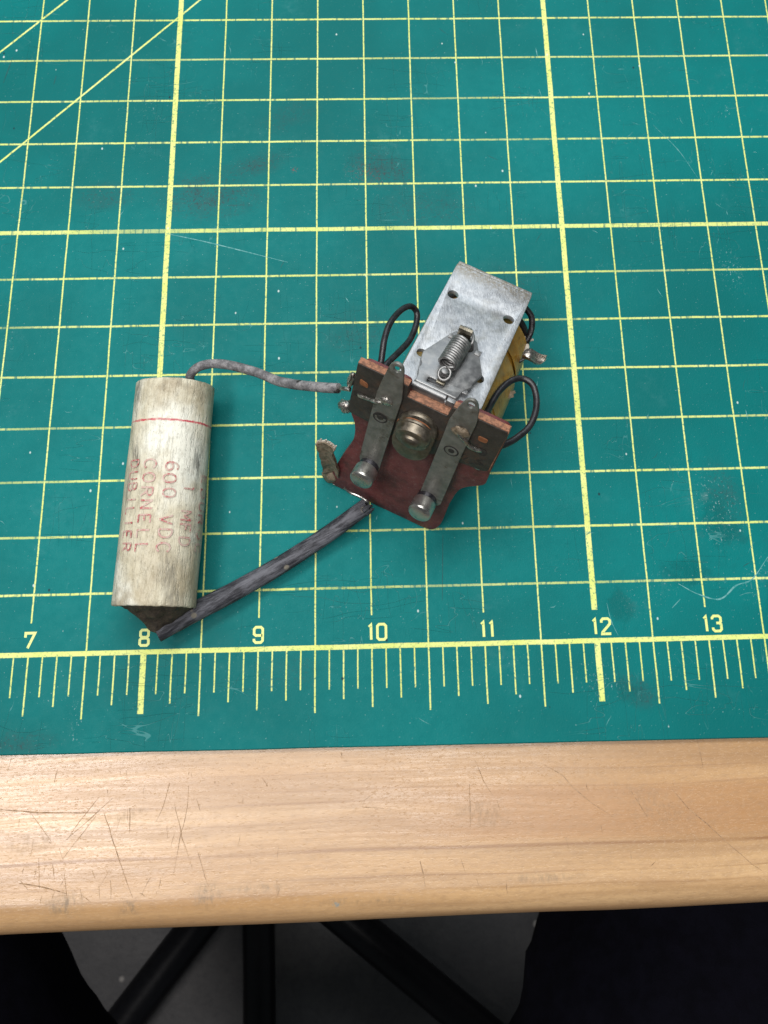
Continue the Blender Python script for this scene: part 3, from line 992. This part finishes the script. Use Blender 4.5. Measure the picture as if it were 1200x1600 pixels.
w1 = [(8.398, 2.19, .47), (8.398, 2.27, .49), (8.402, 2.35, .56), (8.511, 2.415, .63), (8.718, 2.406, .70), (9.026, 2.285, .86), (9.264, 2.157, 1.0), (9.552, 2.05, 1.25), (9.764, 1.995, 1.40)]
lead = mesh_obj("lead_wire", *tube(catmull(w1, 12), [.042] * 97, 14, .07, seed=2), M["grey_wire"], cap, True, label="thin grey insulated lead arching over to the relay")
mesh_obj("bare_end", *tube(catmull([(9.70, 2.02, 1.335), (9.765, 1.995, 1.40), (9.81, 1.98, 1.45), (9.86, 1.965, 1.475)], 6), .019, 10, .1), M["copper"], lead, True, root=cap)
w2 = [(8.155, .165, .24), (8.42, .300, .21), (8.80, .485, .17), (9.18, .690, .15), (9.58, .932, .17), (9.975, 1.195, .25)]
pts = catmull(w2, 12)
sl = mesh_obj("lead_sleeve", *tube(pts, [.092 - .020 * i / (len(pts) - 1) for i in range(len(pts))], 20, .035, .82, seed=7), M["slate_wire"], cap, True, angle=70,
              label="thick dusty slate-black sleeved lead running along the mat")
mesh_obj("bare_end", *tube(catmull([(9.93, 1.16, .25), (9.985, 1.20, .27), (9.965, 1.235, .30), (9.90, 1.275, .30), (9.83, 1.305, .30), (9.775, 1.345, .33)], 8), .0125, 10, .15), M["copper"], sl, True, root=cap)
# split, frayed mouth of the sleeve
for a in range(5):
    th = a * 1.25
    e = Vector((9.975, 1.188, .26))
    t = Vector((.82, .54, .2)).normalized()
    n1 = t.orthogonal().normalized()
    n2 = t.cross(n1)
    o = (n1 * math.cos(th) + n2 * math.sin(th)) * .048
    mesh_obj("frayed_mouth", *tube([e + o - t * .05, e + o * 1.05, e + o * 1.1 + t * rnd.uniform(.02, .05)], [.024, .020, .006], 8, .3, seed=a), M["slate_wire"], sl, True, root=cap)

# ------------------------------------------------------------------ relay
relay = empty("relay", (10.75, 2.15, 0), "old relay with bright zinc plate, amber coil and dark red contact board", "relay")
RO = Vector((10.808, 3.185, 1.112))
RU = Vector((.8949, -.4463, 0)).normalized()
RV = Vector((-.4111, -.8243, .3894)).normalized()
RW = Vector((.1738, .3485, .9211)).normalized()
L = lambda u, v, w: RO + RU * u + RV * v + RW * w           # u across, v along the plate toward the contacts, w out of the plate


def part(name, vf, mat, parent=relay, smooth=True, angle=40, **kw):
    return mesh_obj(name, vf[0], vf[1], M[mat], parent, smooth, root=relay, angle=angle, **kw)


TP = .050                                                   # plate thickness, top face at w = 0
plate_loop = rounded([(0, 0), (.712, 0), (.712, 1.44), (0, 1.44)], .02)
part("top_plate", sheet([plate_loop, circle(.095, .368, .046), circle(.614, .372, .046), circle(.090, 1.09, .040), circle(.598, 1.088, .040)], TP, .007,
                        lambda x, y, t: L(x, y, t - TP / 2)), "plate", angle=30)
part("plate_lip", box((.004, -.044, -.20), (.708, .004, -.010), L, .012), "plate")

# coil under the plate
CU, CW, CR = .408, -.62, .452


def coil_body():
    V, F = [], []
    sides, rows = 72, 40
    v0, v1 = .10, 1.36
    for i in range(rows + 1):
        t = i / rows
        v = v0 + (v1 - v0) * t
        end = min(1, min(t, 1 - t) * 9)
        for k in range(sides):
            th = 2 * math.pi * k / sides
            r = CR * (.955 + .045 * math.sin(end * math.pi / 2)) + .010 * mnoise.noise(Vector((math.cos(th) * 1.7, math.sin(th) * 1.7, v * 2.6)))
            r += .012 * (((th / 6.283 * 3 + v * .8) % 1.0) ** 6)
            V.append(L(CU + r * math.cos(th), v, CW + r * math.sin(th)))
    for i in range(rows):
        for k in range(sides):
            k2 = (k + 1) % sides
            F.append((i * sides + k, i * sides + k2, (i + 1) * sides + k2, (i + 1) * sides + k))
    F.append(tuple(range(sides)))
    F.append(tuple(range(rows * sides, (rows + 1) * sides)))
    return V, F


coil = part("coil", coil_body(), "tape", angle=50)


def flap(th0, th1, v0, v1, lift, skew, thick=.006, seed=0):
    """loose strip of varnished tape curling off the coil"""
    V, F = [], []
    nu, nv = 14, 10
    for s in (0, 1):
        for i in range(nu + 1):
            a = i / nu
            for j in range(nv + 1):
                b = j / nv
                th = th0 + (th1 - th0) * a
                r = CR + .016 + lift * a ** 2.2 + .006 * mnoise.noise(Vector((a * 4, b * 4, seed))) + s * thick
                v = v0 + (v1 - v0) * b + skew * a + .015 * mnoise.noise(Vector((a * 5, b * 2, seed + 7))) * (1 if j in (0, nv) else 0)
                V.append(L(CU + r * math.cos(th), v, CW + r * math.sin(th)))
    n = (nu + 1) * (nv + 1)
    idx = lambda s, i, j: s * n + i * (nv + 1) + j
    for s in (0, 1):
        for i in range(nu):
            for j in range(nv):
                F.append((idx(s, i, j), idx(s, i + 1, j), idx(s, i + 1, j + 1), idx(s, i, j + 1)))
    for i in range(nu):
        for j in (0, nv):
            F.append((idx(0, i, j), idx(0, i + 1, j), idx(1, i + 1, j), idx(1, i, j)))
    for j in range(nv):
        for i in (0, nu):
            F.append((idx(0, i, j), idx(0, i, j + 1), idx(1, i, j + 1), idx(1, i, j)))
    return V, F


part("tape_wrap", flap(1.35, -.55, .50, 1.00, .055, .10, seed=3), "tape", coil, angle=60)
part("tape_wrap", flap(1.30, -.75, .14, .46, .020, .05, seed=5), "tape", coil, angle=60)
part("tape_wrap", flap(1.2, -.9, 1.02, 1.33, .03, .0, seed=8), "tape", coil, angle=60)
part("tape_wrap", flap(1.9, 3.9, .2, 1.25, .015, .0, seed=9), "tape", coil, angle=60)
part("bobbin_cheek", lathe([(.40, -.035), (.465, -.03), (.475, -.02), (.475, .02), (.465, .03), (.40, .035)], L(CU, .06, CW - .02), RV, 56), "bobbin")
part("bobbin_cheek", lathe([(.36, -.03), (.47, -.025), (.48, .025), (.36, .03)], L(CU, 1.385, CW + .02), RV, 56), "bobbin")
# iron heel under the far end, standing on the mat
part("heel_plate", sheet([rounded([(.06, -.25), (.69, -.25), (.69, -1.168), (.06, -1.168)], .03)], .05, .006, lambda x, y, t: L(x, -.012 + t, y)), "bracket")

# torn cloth and bent lug on the coil's right flank
part("torn_cloth", join(tube(catmull([L(.735, .085, -.40), L(.80, .15, -.42), L(.845, .19, -.44), L(.85, .30, -.46)], 6), [.006, .03, .034, .010], 8, .3, .35, seed=1),
                        tube(catmull([L(.80, .13, -.41), L(.85, .11, -.42), L(.885, .085, -.43)], 5), [.024, .020, .012], 8, .5, .5, seed=4)), "cream", coil, angle=70)
part("torn_cloth", tube(catmull([L(.84, .73, -.5), L(.885, .70, -.5), L(.915, .655, -.5)], 6), [.035, .030, .012], 9, .6, .35, seed=2), "fray", coil, angle=70)


def leaf():
    V, F = [], []
    nu, nv = 14, 8
    base, tip = Vector((.850, .335)), Vector((1.055, .225))
    d = tip - base
    nn = Vector((-d.y, d.x)).normalized()
    for s in (0, 1):
        for i in range(nu + 1):
            t = i / nu
            hw = .085 * (math.sin(math.pi * min(1, t * .93 + .03)) ** .8) * (1 - .25 * t)
            for j in range(nv + 1):
                b = j / nv * 2 - 1
                p = base + d * t + nn * hw * b
                w = -.43 + .055 * b * b + .035 * math.sin(t * 5.2) + .010 * mnoise.noise(Vector((t * 6, b * 3, 2))) + s * .012
                V.append(L(p.x, p.y + .05 * math.sin(t * 3.14), w))
    n = (nu + 1) * (nv + 1)
    idx = lambda s, i, j: s * n + i * (nv + 1) + j
    for s in (0, 1):
        for i in range(nu):
            for j in range(nv):
                F.append((idx(s, i, j), idx(s, i + 1, j), idx(s, i + 1, j + 1), idx(s, i, j + 1)))
    for i in range(nu):
        for j in (0, nv):
            F.append((idx(0, i, j), idx(0, i + 1, j), idx(1, i + 1, j), idx(1, i, j)))
    return V, F


lugp = part("solder_lug", leaf(), "solder", angle=70, label="leaf-shaped bent lug sticking out right of the coil")
part("lug_wire", tube(catmull([L(.80, .42, -.50), L(.845, .37, -.46), L(.88, .335, -.42)], 6), .014, 8, .2), "black", lugp)

# boards
RF = 1.50                                                   # front face of the red board
DF = 1.575                                                  # front face of the dark board
red_loop = [(-.262, .10), (.14, .10), (.14, -.03), (.515, -.03), (.515, .10), (.965, .10), (.985, .0), (.99, -.578), (1.0, -.735), (.95, -.80), (.877, -.876), (.832, -.95), (.812, -1.05),
            (.800, -1.273), (.812, -1.585), (.800, -1.70), (.765, -1.79), (.70, -1.815), (.20, -1.822), (-.21, -1.826), (-.262, -1.80), (-.284, -1.72), (-.262, -1.514), (-.226, -1.275), (-.190, -1.10),
            (-.172, -.98), (-.178, -.85), (-.205, -.72), (-.258, -.62), (-.267, -.52)]
red_loop = rounded(red_loop, .05, 3)
rb = part("contact_board", sheet([red_loop], .07, .008, lambda x, y, t: L(x, RF - .035 + t, y)), "red", angle=35)
dark_loop = rounded([(-.291, .160), (.140, .160), (.152, .030), (.498, .022), (.512, .155), (.966, .157), (.972, .10), (.960, -.43), (.93, -.452), (.60, -.50), (.45, -.56), (.20, -.56), (.03, -.52), (-.25, -.50), (-.272, -.48)], .018, 2)
db = part("terminal_board", sheet([dark_loop], .066, .004, lambda x, y, t: L(x, DF - .033 + t, y)), "board", angle=35)
# raw sawn edges along the tops of the boards
part("sawn_edge", sheet([[(-.290, RF + .010), (.138, RF + .010), (.138, DF - .006), (-.290, DF - .006)]], .010, .001, lambda x, y, t: L(x, y, .163 + t)), "edge", db)
part("sawn_edge", sheet([[(.514, RF + .010), (.966, RF + .010), (.966, DF - .006), (.514, DF - .006)]], .010, .001, lambda x, y, t: L(x, y, .161 + t)), "edge", db)
part("sawn_edge", sheet([[(.154, RF + .010), (.497, RF + .010), (.497, DF - .006), (.154, DF - .006)]], .012, .001, lambda x, y, t: L(x, y, .029 + t)), "edge", db)
part("sawn_edge", sheet([[(.142, RF - .066), (.513, RF - .066), (.513, RF - .006), (.142, RF - .006)]], .012, .001, lambda x, y, t: L(x, y, -.028 + t)), "edge", rb)
part("sawn_edge", sheet([[(RF - .004, .150), (DF - .006, .150), (DF - .006, -.42), (RF - .004, -.42)]], .010, .001, lambda x, y, t: L(.968 + t, x, y)), "edge", db)


# contact strips
def strip(u0, label, tab, body, hole, btn, kink):
    f = lambda x, y, t: L(x, DF + .016 + t + (max(0, -y - .62) * kink), y)
    pts = rounded(tab + body, .03, 3)
    o = part("contact_strip", sheet([pts, circle(*hole, .030, 16, .036)], .026, .004, f), "spring_leaf", angle=35)
    bu, bw = btn
    vb = DF + .03 + max(0, -bw - .62) * kink
    ax_ = (RV * 1.0 + RW * .06 - RU * .03).normalized()
    base = L(bu, vb, bw)
    part("shank", lathe([(.080, -.05), (.088, -.03), (.090, .055), (.080, .07)], base, ax_, 36), "blue_shank", o)
    part("contact_button", lathe([(.085, .045), (.098, .050), (.101, .060), (.102, .160), (.100, .172), (.094, .180), (.085, .184), (.055, .190), (.02, .192)], base, ax_, 44), "silver", o, angle=30)
    return o, f


s1, f1 = strip(0, "", [(-.078, -.02), (-.070, .10), (-.050, .30), (-.038, .37), (.0, .405), (.045, .400), (.070, .36)],
               [(.105, .15), (.128, .0), (.128, -.30), (.137, -1.06), (.10, -1.10), (-.03, -1.06), (-.058, -.99), (-.078, -.26)], (.022, .335), (.046, -1.03), .05)
s2, f2 = strip(0, "", [(.520, .02), (.545, .20), (.575, .33), (.60, .375), (.645, .385), (.675, .35), (.705, .27)],
               [(.725, .12), (.722, -.02), (.722, -.31), (.732, -1.12), (.70, -1.16), (.56, -1.15), (.532, -1.11), (.524, -.14)], (.632, .315), (.605, -1.10), .05)
for o, f, u in ((s1, f1, .008), (s2, f2, .632)):
    part("stamped_ring", join(lathe([(.058, .0), (.064, .004), (.052, .006), (.050, .001)], f(u, -.335, .013), RV, 28), lathe([(.030, 0), (.026, .004), (.01, .005)], f(u, -.335, .013), RV, 20)), "dark_mark", o)

# centre stud
stc = L(.312, DF + .03, -.275)
stax = (RV - RW * .12).normalized()
obr = lambda w0, w1_, r: [(.318 + r * math.cos(a), w0 + r * math.sin(a)) for a in [math.pi * k / 14 for k in range(15)]] + [(.318 + r * math.cos(a), w1_ + r * math.sin(a)) for a in [math.pi + math.pi * k / 14 for k in range(15)]]
st = part("centre_stud", lathe([(.150, -.01), (.160, 0), (.163, .016), (.160, .03), (.150, .036), (.146, .05), (.144, .085), (.134, .104), (.112, .112), (.090, .113), (.082, .118), (.074, .136), (.052, .150), (.02, .156)], stc, stax, 48, .01), "brass", angle=28)
part("washer", sheet([obr(-.24, -.44, .165)], .075, .022, lambda x, y, t: L(x, DF + .040 + t - (y + .34) * .12, y)), "brass", st, angle=35)
part("rust_ring", lathe([(.157, .001), (.166, .003), (.164, .010), (.154, .012)], stc, stax, 44, .04), "rust", st)

# solder joints, little jumper wires, stains
def blobm(c, r, seed, sx=(1, 1, 1), amp=.25):
    bm = bmesh.new()
    bmesh.ops.create_icosphere(bm, subdivisions=3, radius=1)
    V = []
    for v in bm.verts:
        k = r * (1 + amp * mnoise.noise(v.co * 1.7 + Vector((seed, 0, 0))) + amp * .4 * mnoise.noise(v.co * 4.3 + Vector((0, seed, 0))))
        q = Vector((v.co.x * sx[0], v.co.y * sx[1], v.co.z * sx[2])) * k
        V.append(c + RU * q.x + RV * q.y + RW * q.z)
    F = [tuple(v.index for v in f.verts) for f in bm.faces]
    bm.free()
    return V, F


part("jumper_wire", tube(catmull([L(-.225, DF - .01, -.215), L(-.20, DF + .012, -.20), L(-.12, DF + .03, -.165), L(-.05, DF + .05, -.125), L(.0, DF + .045, -.10)], 8), .017, 10, .15), "solder")
part("jumper_wire", tube(catmull([L(.845, DF - .01, -.215), L(.815, DF + .012, -.195), L(.75, DF + .03, -.17), L(.70, DF + .045, -.11), L(.66, DF + .05, -.07), L(.62, DF + .045, -.04)], 8), .018, 10, .15), "solder")
part("solder_joint", blobm(L(.012, DF + .038, -.085), .045, 1, (1.2, .5, 1)), "solder")
part("solder_joint", blobm(L(.640, DF + .040, -.035), .055, 2, (1.3, .45, 1.1)), "lug")
part("wire_hole_shade", lathe([(.034, .0), (.036, .003), (.02, .004)], L(-.228, DF, -.205), RV, 18, .15), "dark_mark", db)  # flat dark disc, the shade inside the hole painted as colour
part("wire_hole_shade", lathe([(.044, .0), (.046, .003), (.02, .004)], L(.850, DF, -.215), RV, 18, .15), "dark_mark", db)  # right-hand hole, its inner shade painted the same way
part("rust_spot", sheet([rounded([(-.24, -.005), (-.165, -.03), (-.16, -.085), (-.235, -.07)], .02)], .008, .001, lambda x, y, t: L(x, DF + t, y)), "rust", db)
part("rust_spot", sheet([rounded([(.775, -.03), (.86, -.03), (.855, -.085), (.785, -.09)], .02)], .008, .001, lambda x, y, t: L(x, DF + t, y)), "rust", db)
fb = lambda x, y: L(x, DF + .003, y)
part("pencil_mark", join(ribbon(densify([(.745, -.33), (.69, -.42)], .02), (.006, .016, .006), fb, jit=.4),
                         ribbon(densify([(.775, -.36), (.745, -.42)], .02), (.006, .014, .006), fb, jit=.4),
                         ribbon(densify([(.89, -.31), (.845, -.345), (.90, -.37), (.80, -.425)], .02), (.006, .014, .006), fb, jit=.4)), "dark_mark", db, False)
part("rivet_edge", lathe([(.05, 0), (.055, .012), (.03, .02)], L(.875, RF, -.505), RV, 24), "silver", rb)

# solder and lugs on the left edge of the boards
part("solder_joint", blobm(L(-.325, 1.50, -.18), .05, 5, (.6, .8, 2.0), .35), "solder", label="solder along the left edge of the board")
part("solder_joint", blobm(L(-.325, 1.47, -.60), .058, 6, (1.1, .9, 1.0), .35), "solder", label="round solder blob under the left ear")


def cloth_lug():
    V, F = [], []
    path = catmull([L(-.385, 1.50, -1.17), L(-.368, 1.50, -1.26), L(-.325, 1.49, -1.40), L(-.290, 1.47, -1.54), L(-.275, 1.455, -1.66)], 8)
    wid = catmull([(.088, 0, 0), (.066, 0, 0), (.072, 0, 0), (.076, 0, 0), (.07, 0, 0)], 8)
    m = 9
    for s in (0, 1):
        for i, p in enumerate(path):
            t = i / (len(path) - 1)
            for j in range(m):
                b = j / (m - 1) * 2 - 1
                ragged = (.030 * mnoise.noise(Vector((j * 1.9, 3, 1))) if i == 0 else 0)
                V.append(p + RU * b * wid[i].x + RW * (ragged + .02 * b) + RV * (.040 * b * b + s * .034 + .012 * mnoise.noise(Vector((t * 7, b * 2.5, 1)))) + RU * .009 * mnoise.noise(Vector((t * 9, 4, b))))
    n = len(path) * m
    for s in (0, 1):
        for i in range(len(path) - 1):
            for j in range(m - 1):
                a = s * n + i * m + j
                F.append((a, a + 1, a + m + 1, a + m))
    for i in range(len(path) - 1):
        for j in (0, m - 1):
            a = i * m + j
            F.append((a, a + m, a + m + n, a + n))
    for j in range(m - 1):
        for i in (0, len(path) - 1):
            a = i * m + j
            F.append((a, a + 1, a + 1 + n, a + n))
    return V, F


lug2 = part("terminal_lug", cloth_lug(), "lug", angle=60, label="brown bent lug with a pale frayed end at the left of the red board")
fr = random.Random(3)
for k in range(11):
    b = -1 + 2 * k / 10
    p = L(-.385, 1.508, -1.172) + RU * b * .080 + RW * .02 * b + RV * .03 * b * b
    part("frayed_end", tube([p - RW * .035, p + RW * .005, p + RW * fr.uniform(.015, .05) + RU * fr.uniform(-.012, .012) + RV * fr.uniform(-.01, .02)], [.013, .012, .006], 7, .4, seed=k), "cream", lug2)
part("solder_joint", blobm(L(-.285, 1.46, -1.74), .080, 8, (1.0, .8, 1.2), .4), "lug", lug2)
part("solder_joint", blobm(L(-.21, 1.47, -1.83), .032, 9, (1.6, .8, .8), .4), "solder", lug2)

# armature bracket, hook and coil spring on the plate
br_loop = rounded([(.262, .775), (.228, .834), (.099, 1.113), (.112, 1.20), (.138, 1.235), (.128, 1.285), (.150, 1.345), (.150, 1.415), (.505, 1.415), (.520, 1.33), (.575, 1.245), (.572, 1.19), (.612, 1.092), (.497, .862), (.452, .785)], .018, 3)
brk = part("armature_bracket", sheet([br_loop, rounded([(.235, 1.325), (.372, 1.325), (.372, 1.375), (.235, 1.375)], .01, 2)], .052, .010, lambda x, y, t: L(x, y, .034 + t)), "bracket", angle=35)
part("bent_lip", tube([L(.142, 1.422, .022), L(.425, 1.422, .022)], .030, 16), "bracket", brk)
part("bent_lip", box((.142, 1.425, -.075), (.425, 1.452, .022), L, .006), "bracket", brk)
part("bent_lip", box((.438, 1.385, -.03), (.512, 1.455, .044), L, .014), "bracket", brk)
part("burnish_tab", box((.225, .835, .052), (.262, .880, .072), L, .008), "steel", brk)
part("burnish_tab", box((.478, .880, .052), (.530, .935, .070), L, .008), "steel", brk)
part("burnish_tab", box((.505, 1.29, .036), (.565, 1.33, .054), L, .008), "steel", brk)
hook_pts = [(.785, .03), (.785, .13), (.795, .172), (.818, .190), (.843, .185)]
V, F = [], []
for t in (0, .024):
    for u in (.282, .396):
        for v, w in hook_pts:
            V.append(L(u, v + (t if w < .15 else t * .5), w - (0 if w < .15 else t)))
n = len(hook_pts)
for i in range(n - 1):
    F += [(i, i + 1, n + i + 1, n + i), (2 * n + i, 2 * n + i + 1, 3 * n + i + 1, 3 * n + i), (i, i + 1, 2 * n + i + 1, 2 * n + i), (n + i, n + i + 1, 3 * n + i + 1, 3 * n + i)]
F += [(0, n, 3 * n, 2 * n), (n - 1, 2 * n - 1, 4 * n - 1, 3 * n - 1)]
part("spring_hook", (V, F), "hook")
part("hook_window_shade", sheet([rounded([(.290, .81), (.43, .81), (.465, .90), (.43, .94), (.30, .89)], .015)], .008, .001, lambda x, y, t: L(x, y, .0605 + t)), "dark_mark", brk)  # dark sheet laid on the bracket, painting the shade of an opening

turns, rs = 11, .074
A, B = Vector((.350, .930, .145)), Vector((.328, 1.205, .138))
hp = []
dax = (B - A).normalized()
n1 = Vector((1, 0, 0)) - dax * dax.x
n1.normalize()
n2 = dax.cross(n1)
for i in range(turns * 18 + 1):
    a = 2 * math.pi * i / 18
    q = A + (B - A) * i / (turns * 18) + (n1 * math.cos(a) + n2 * math.sin(a)) * rs
    hp.append(L(*q))
sp = part("coil_spring", tube(hp, .0128, 8), "steel", angle=180)
loop = [Vector((.328 + .074, 1.205, .138)), Vector((.385, 1.228, .168)), Vector((.345, 1.236, .155))]
for k in range(15):
    a = -math.pi / 2 + 2 * math.pi * k / 14 * .97
    loop.append(Vector((.338 + .046 * math.cos(a), 1.287 + .050 * math.sin(a), .125 - .02 * math.sin(a))))
part("spring_end", tube([L(*q) for q in catmull(loop, 4)], .0128, 8), "steel", sp, angle=180)
loop = [Vector((.350 + .074, .930, .145)), Vector((.430, .905, .17)), Vector((.41, .845, .168)), Vector((.375, .785, .15)), Vector((.33, .776, .14)), Vector((.285, .785, .13))]
part("spring_end", tube([L(*q) for q in catmull(loop, 6)], .0128, 8), "steel", sp, angle=180)
part("spring_post", lathe([(.020, 0), (.022, .06), (.034, .075), (.036, .095), (.026, .112), (.01, .116)], L(.334, 1.295, .058), RW, 22, .05), "steel", brk)
part("spring_post_foot", box((.300, 1.315, .058), (.375, 1.36, .085), L, .012), "hook", brk)

# black jumper loops on both sides
lp = [L(-.150, 1.46, -.06), L(-.164, 1.33, -.04), L(-.225, 1.14, .02), L(-.250, .96, .02), L(-.232, .76, -.02), L(-.185, .64, -.06), L(-.125, .615, -.12), L(-.085, .69, -.15), L(-.066, .80, -.15), L(-.060, .95, -.12), L(-.085, 1.15, -.06), L(-.115, 1.33, -.02), L(-.12, 1.46, -.02)]
part("jumper_loop", tube(catmull(lp, 10), .0265, 14, .06), "black", angle=70, label="black wire loop left of the plate")
lp = [L(.762, 1.46, -.12), L(.765, 1.30, -.16), L(.770, 1.12, -.20), L(.790, .95, -.20), L(.850, .80, -.20), L(.930, .735, -.20), L(1.02, .755, -.20), L(1.09, .85, -.22), L(1.128, .98, -.24), L(1.125, 1.12, -.26), L(1.075, 1.25, -.27), L(1.01, 1.36, -.27), L(.93, 1.47, -.25)]
part("jumper_loop", tube(catmull(lp, 10), .0275, 14, .06), "black", angle=70, label="black wire loop right of the plate")
part("grey_stub", tube(catmull([L(.80, 1.47, -.10), L(.785, 1.38, -.10), L(.775, 1.28, -.12)], 6), .03, 10, .1), "black")
part("cheek_wire", tube(catmull([L(.70, -.04, -.22), L(.79, -.01, -.27), L(.835, .07, -.36), L(.835, .16, -.45)], 8), .028, 10, .1), "black")

# ------------------------------------------------------------------ under the bench: floor stand
stand = empty("floor_stand", (5.29, -7.7, -36), "black glossy tubular stand base with splayed legs on the floor under the bench edge", "stand")
hub = Vector((5.29, -7.7, -33.4))
part_s = lambda name, vf, parent=stand: mesh_obj(name, vf[0], vf[1], M["tube"], parent, True, root=stand)
part_s("hub", lathe([(.9, -2.2), (1.6, -2.0), (1.7, 0), (1.5, .8), (1.0, 1.2), (.8, 1.3)], hub, (0, 0, 1), 32))
part_s("column", lathe([(.62, 0), (.62, 5.0), (.5, 5.2)], hub + Vector((0, 0, 1.25)), (0, 0, 1), 24))
for deg, ln_ in ((229.6, 17), (271.3, 17), (322.2, 17), (49, 12), (95, 12), (142, 12)):
    d = Vector((math.cos(D(deg)), math.sin(D(deg)), 0))
    P = [hub + d * 1.2 - Vector((0, 0, .4)), hub + d * 4 - Vector((0, 0, .9)), hub + d * ln_ - Vector((0, 0, 1.55))]
    lg = part_s("leg", tube(catmull(P, 6), .70 if deg != 271.3 else .62, 22))
    e = P[-1]
    part_s("foot_pad", lathe([(.7, -1.05), (.95, -.9), (1.0, -.2), (.9, .1)], Vector((e.x, e.y, -34.95)), (0, 0, 1), 24), lg)

# ------------------------------------------------------------------ the person at the bench: seated legs in dark trousers
person = empty("person", (9.1, -15, -36), "person seated at the bench in navy-black trousers, thighs apart below its edge", "person")


def limb(P, R, sides=28, sub=8, seed=0):
    pts = catmull(P, sub)
    rr = [v.x for v in catmull([(r, 0, 0) for r in R], sub)]
    return tube(pts, rr, sides, 0, 1.0, True, (0, 0, 1), seed)


left = limb([(5.9, -15.6, -14.4), (3.2, -11.0, -13.4), (0.95, -7.1, -13.1), (-2.2, -1.9, -13.6), (-2.7, -1.0, -16), (-2.2, -2.2, -24), (-1.9, -3.4, -33.5)],
            [3.9, 3.6, 3.15, 2.55, 2.4, 2.3, 1.7], seed=1)
right = limb([(11.9, -15.6, -14.4), (14.6, -10.8, -13.4), (16.8, -6.7, -13.1), (18.8, -1.4, -13.6), (19.2, -.6, -16), (18.6, -2.0, -24), (18.3, -3.4, -33.5)],
             [3.9, 3.6, 3.2, 2.55, 2.4, 2.3, 1.7], seed=2)
pel = limb([(9.1, -16.4, -17.2), (9.1, -16.5, -14.5), (9.1, -17.0, -11.5), (9.1, -17.3, -9.2)], [4.2, 5.4, 5.0, 4.7])
fold = limb([(14.9, -9.2, -12.9), (13.9, -7.2, -13.2), (13.4, -6.1, -13.6), (14.2, -4.6, -14.4)], [1.1, .75, .55, .25], 16)
V, F = join(left, right, pel, fold)
tmp = bpy.data.meshes.new("trousers_src")
tmp.from_pydata([tuple(v) for v in V], [], F)
to = bpy.data.objects.new("trousers_src", tmp)
COL.objects.link(to)
bm = bmesh.new()
bm.from_mesh(tmp)
bmesh.ops.recalc_face_normals(bm, faces=bm.faces)
bm.to_mesh(tmp)
bm.free()
md = to.modifiers.new("remesh", 'REMESH')
md.mode = 'VOXEL'
md.voxel_size = .38
me = bpy.data.meshes.new_from_object(to.evaluated_get(bpy.context.evaluated_depsgraph_get()))
bm = bmesh.new()
bm.from_mesh(me)
for _ in range(3):
    bmesh.ops.smooth_vert(bm, verts=bm.verts, factor=.5, use_axis_x=True, use_axis_y=True, use_axis_z=True)
bm.normal_update()
for v in bm.verts:                                # cloth folds
    q = v.co
    k = .17 * mnoise.noise(Vector((q.x * .28 + q.y * .5, q.y * .22 - q.x * .3, q.z * .4))) + .09 * mnoise.noise(Vector((q.x * .9, q.y * 1.3, q.z * .9)))
    v.co += v.normal * k
VV = [tuple(v.co) for v in bm.verts]
FF = [tuple(v.index for v in f.verts) for f in bm.faces]
bm.free()
bpy.data.objects.remove(to)
mesh_obj("trousers", VV, FF, M["cloth"], person, True, angle=180)
for sx in (-1.9, 18.3):
    P = [(sx, -5.0, -34.6), (sx, -3.2, -34.4), (sx, -.4, -34.9), (sx, 4.0, -35.35), (sx, 6.6, -35.4)]
    V, F = tube(catmull(P, 6), [1.2, 1.45, 1.45, 1.3, 1.5, 1.5, 1.3, 1.0, .5], 20)
    V = [Vector((v.x, v.y, max(v.z, -35.995))) for v in V]
    mesh_obj("shoe", V, F, M["shoe"], person, True, angle=60)

bpy.context.view_layer.update()
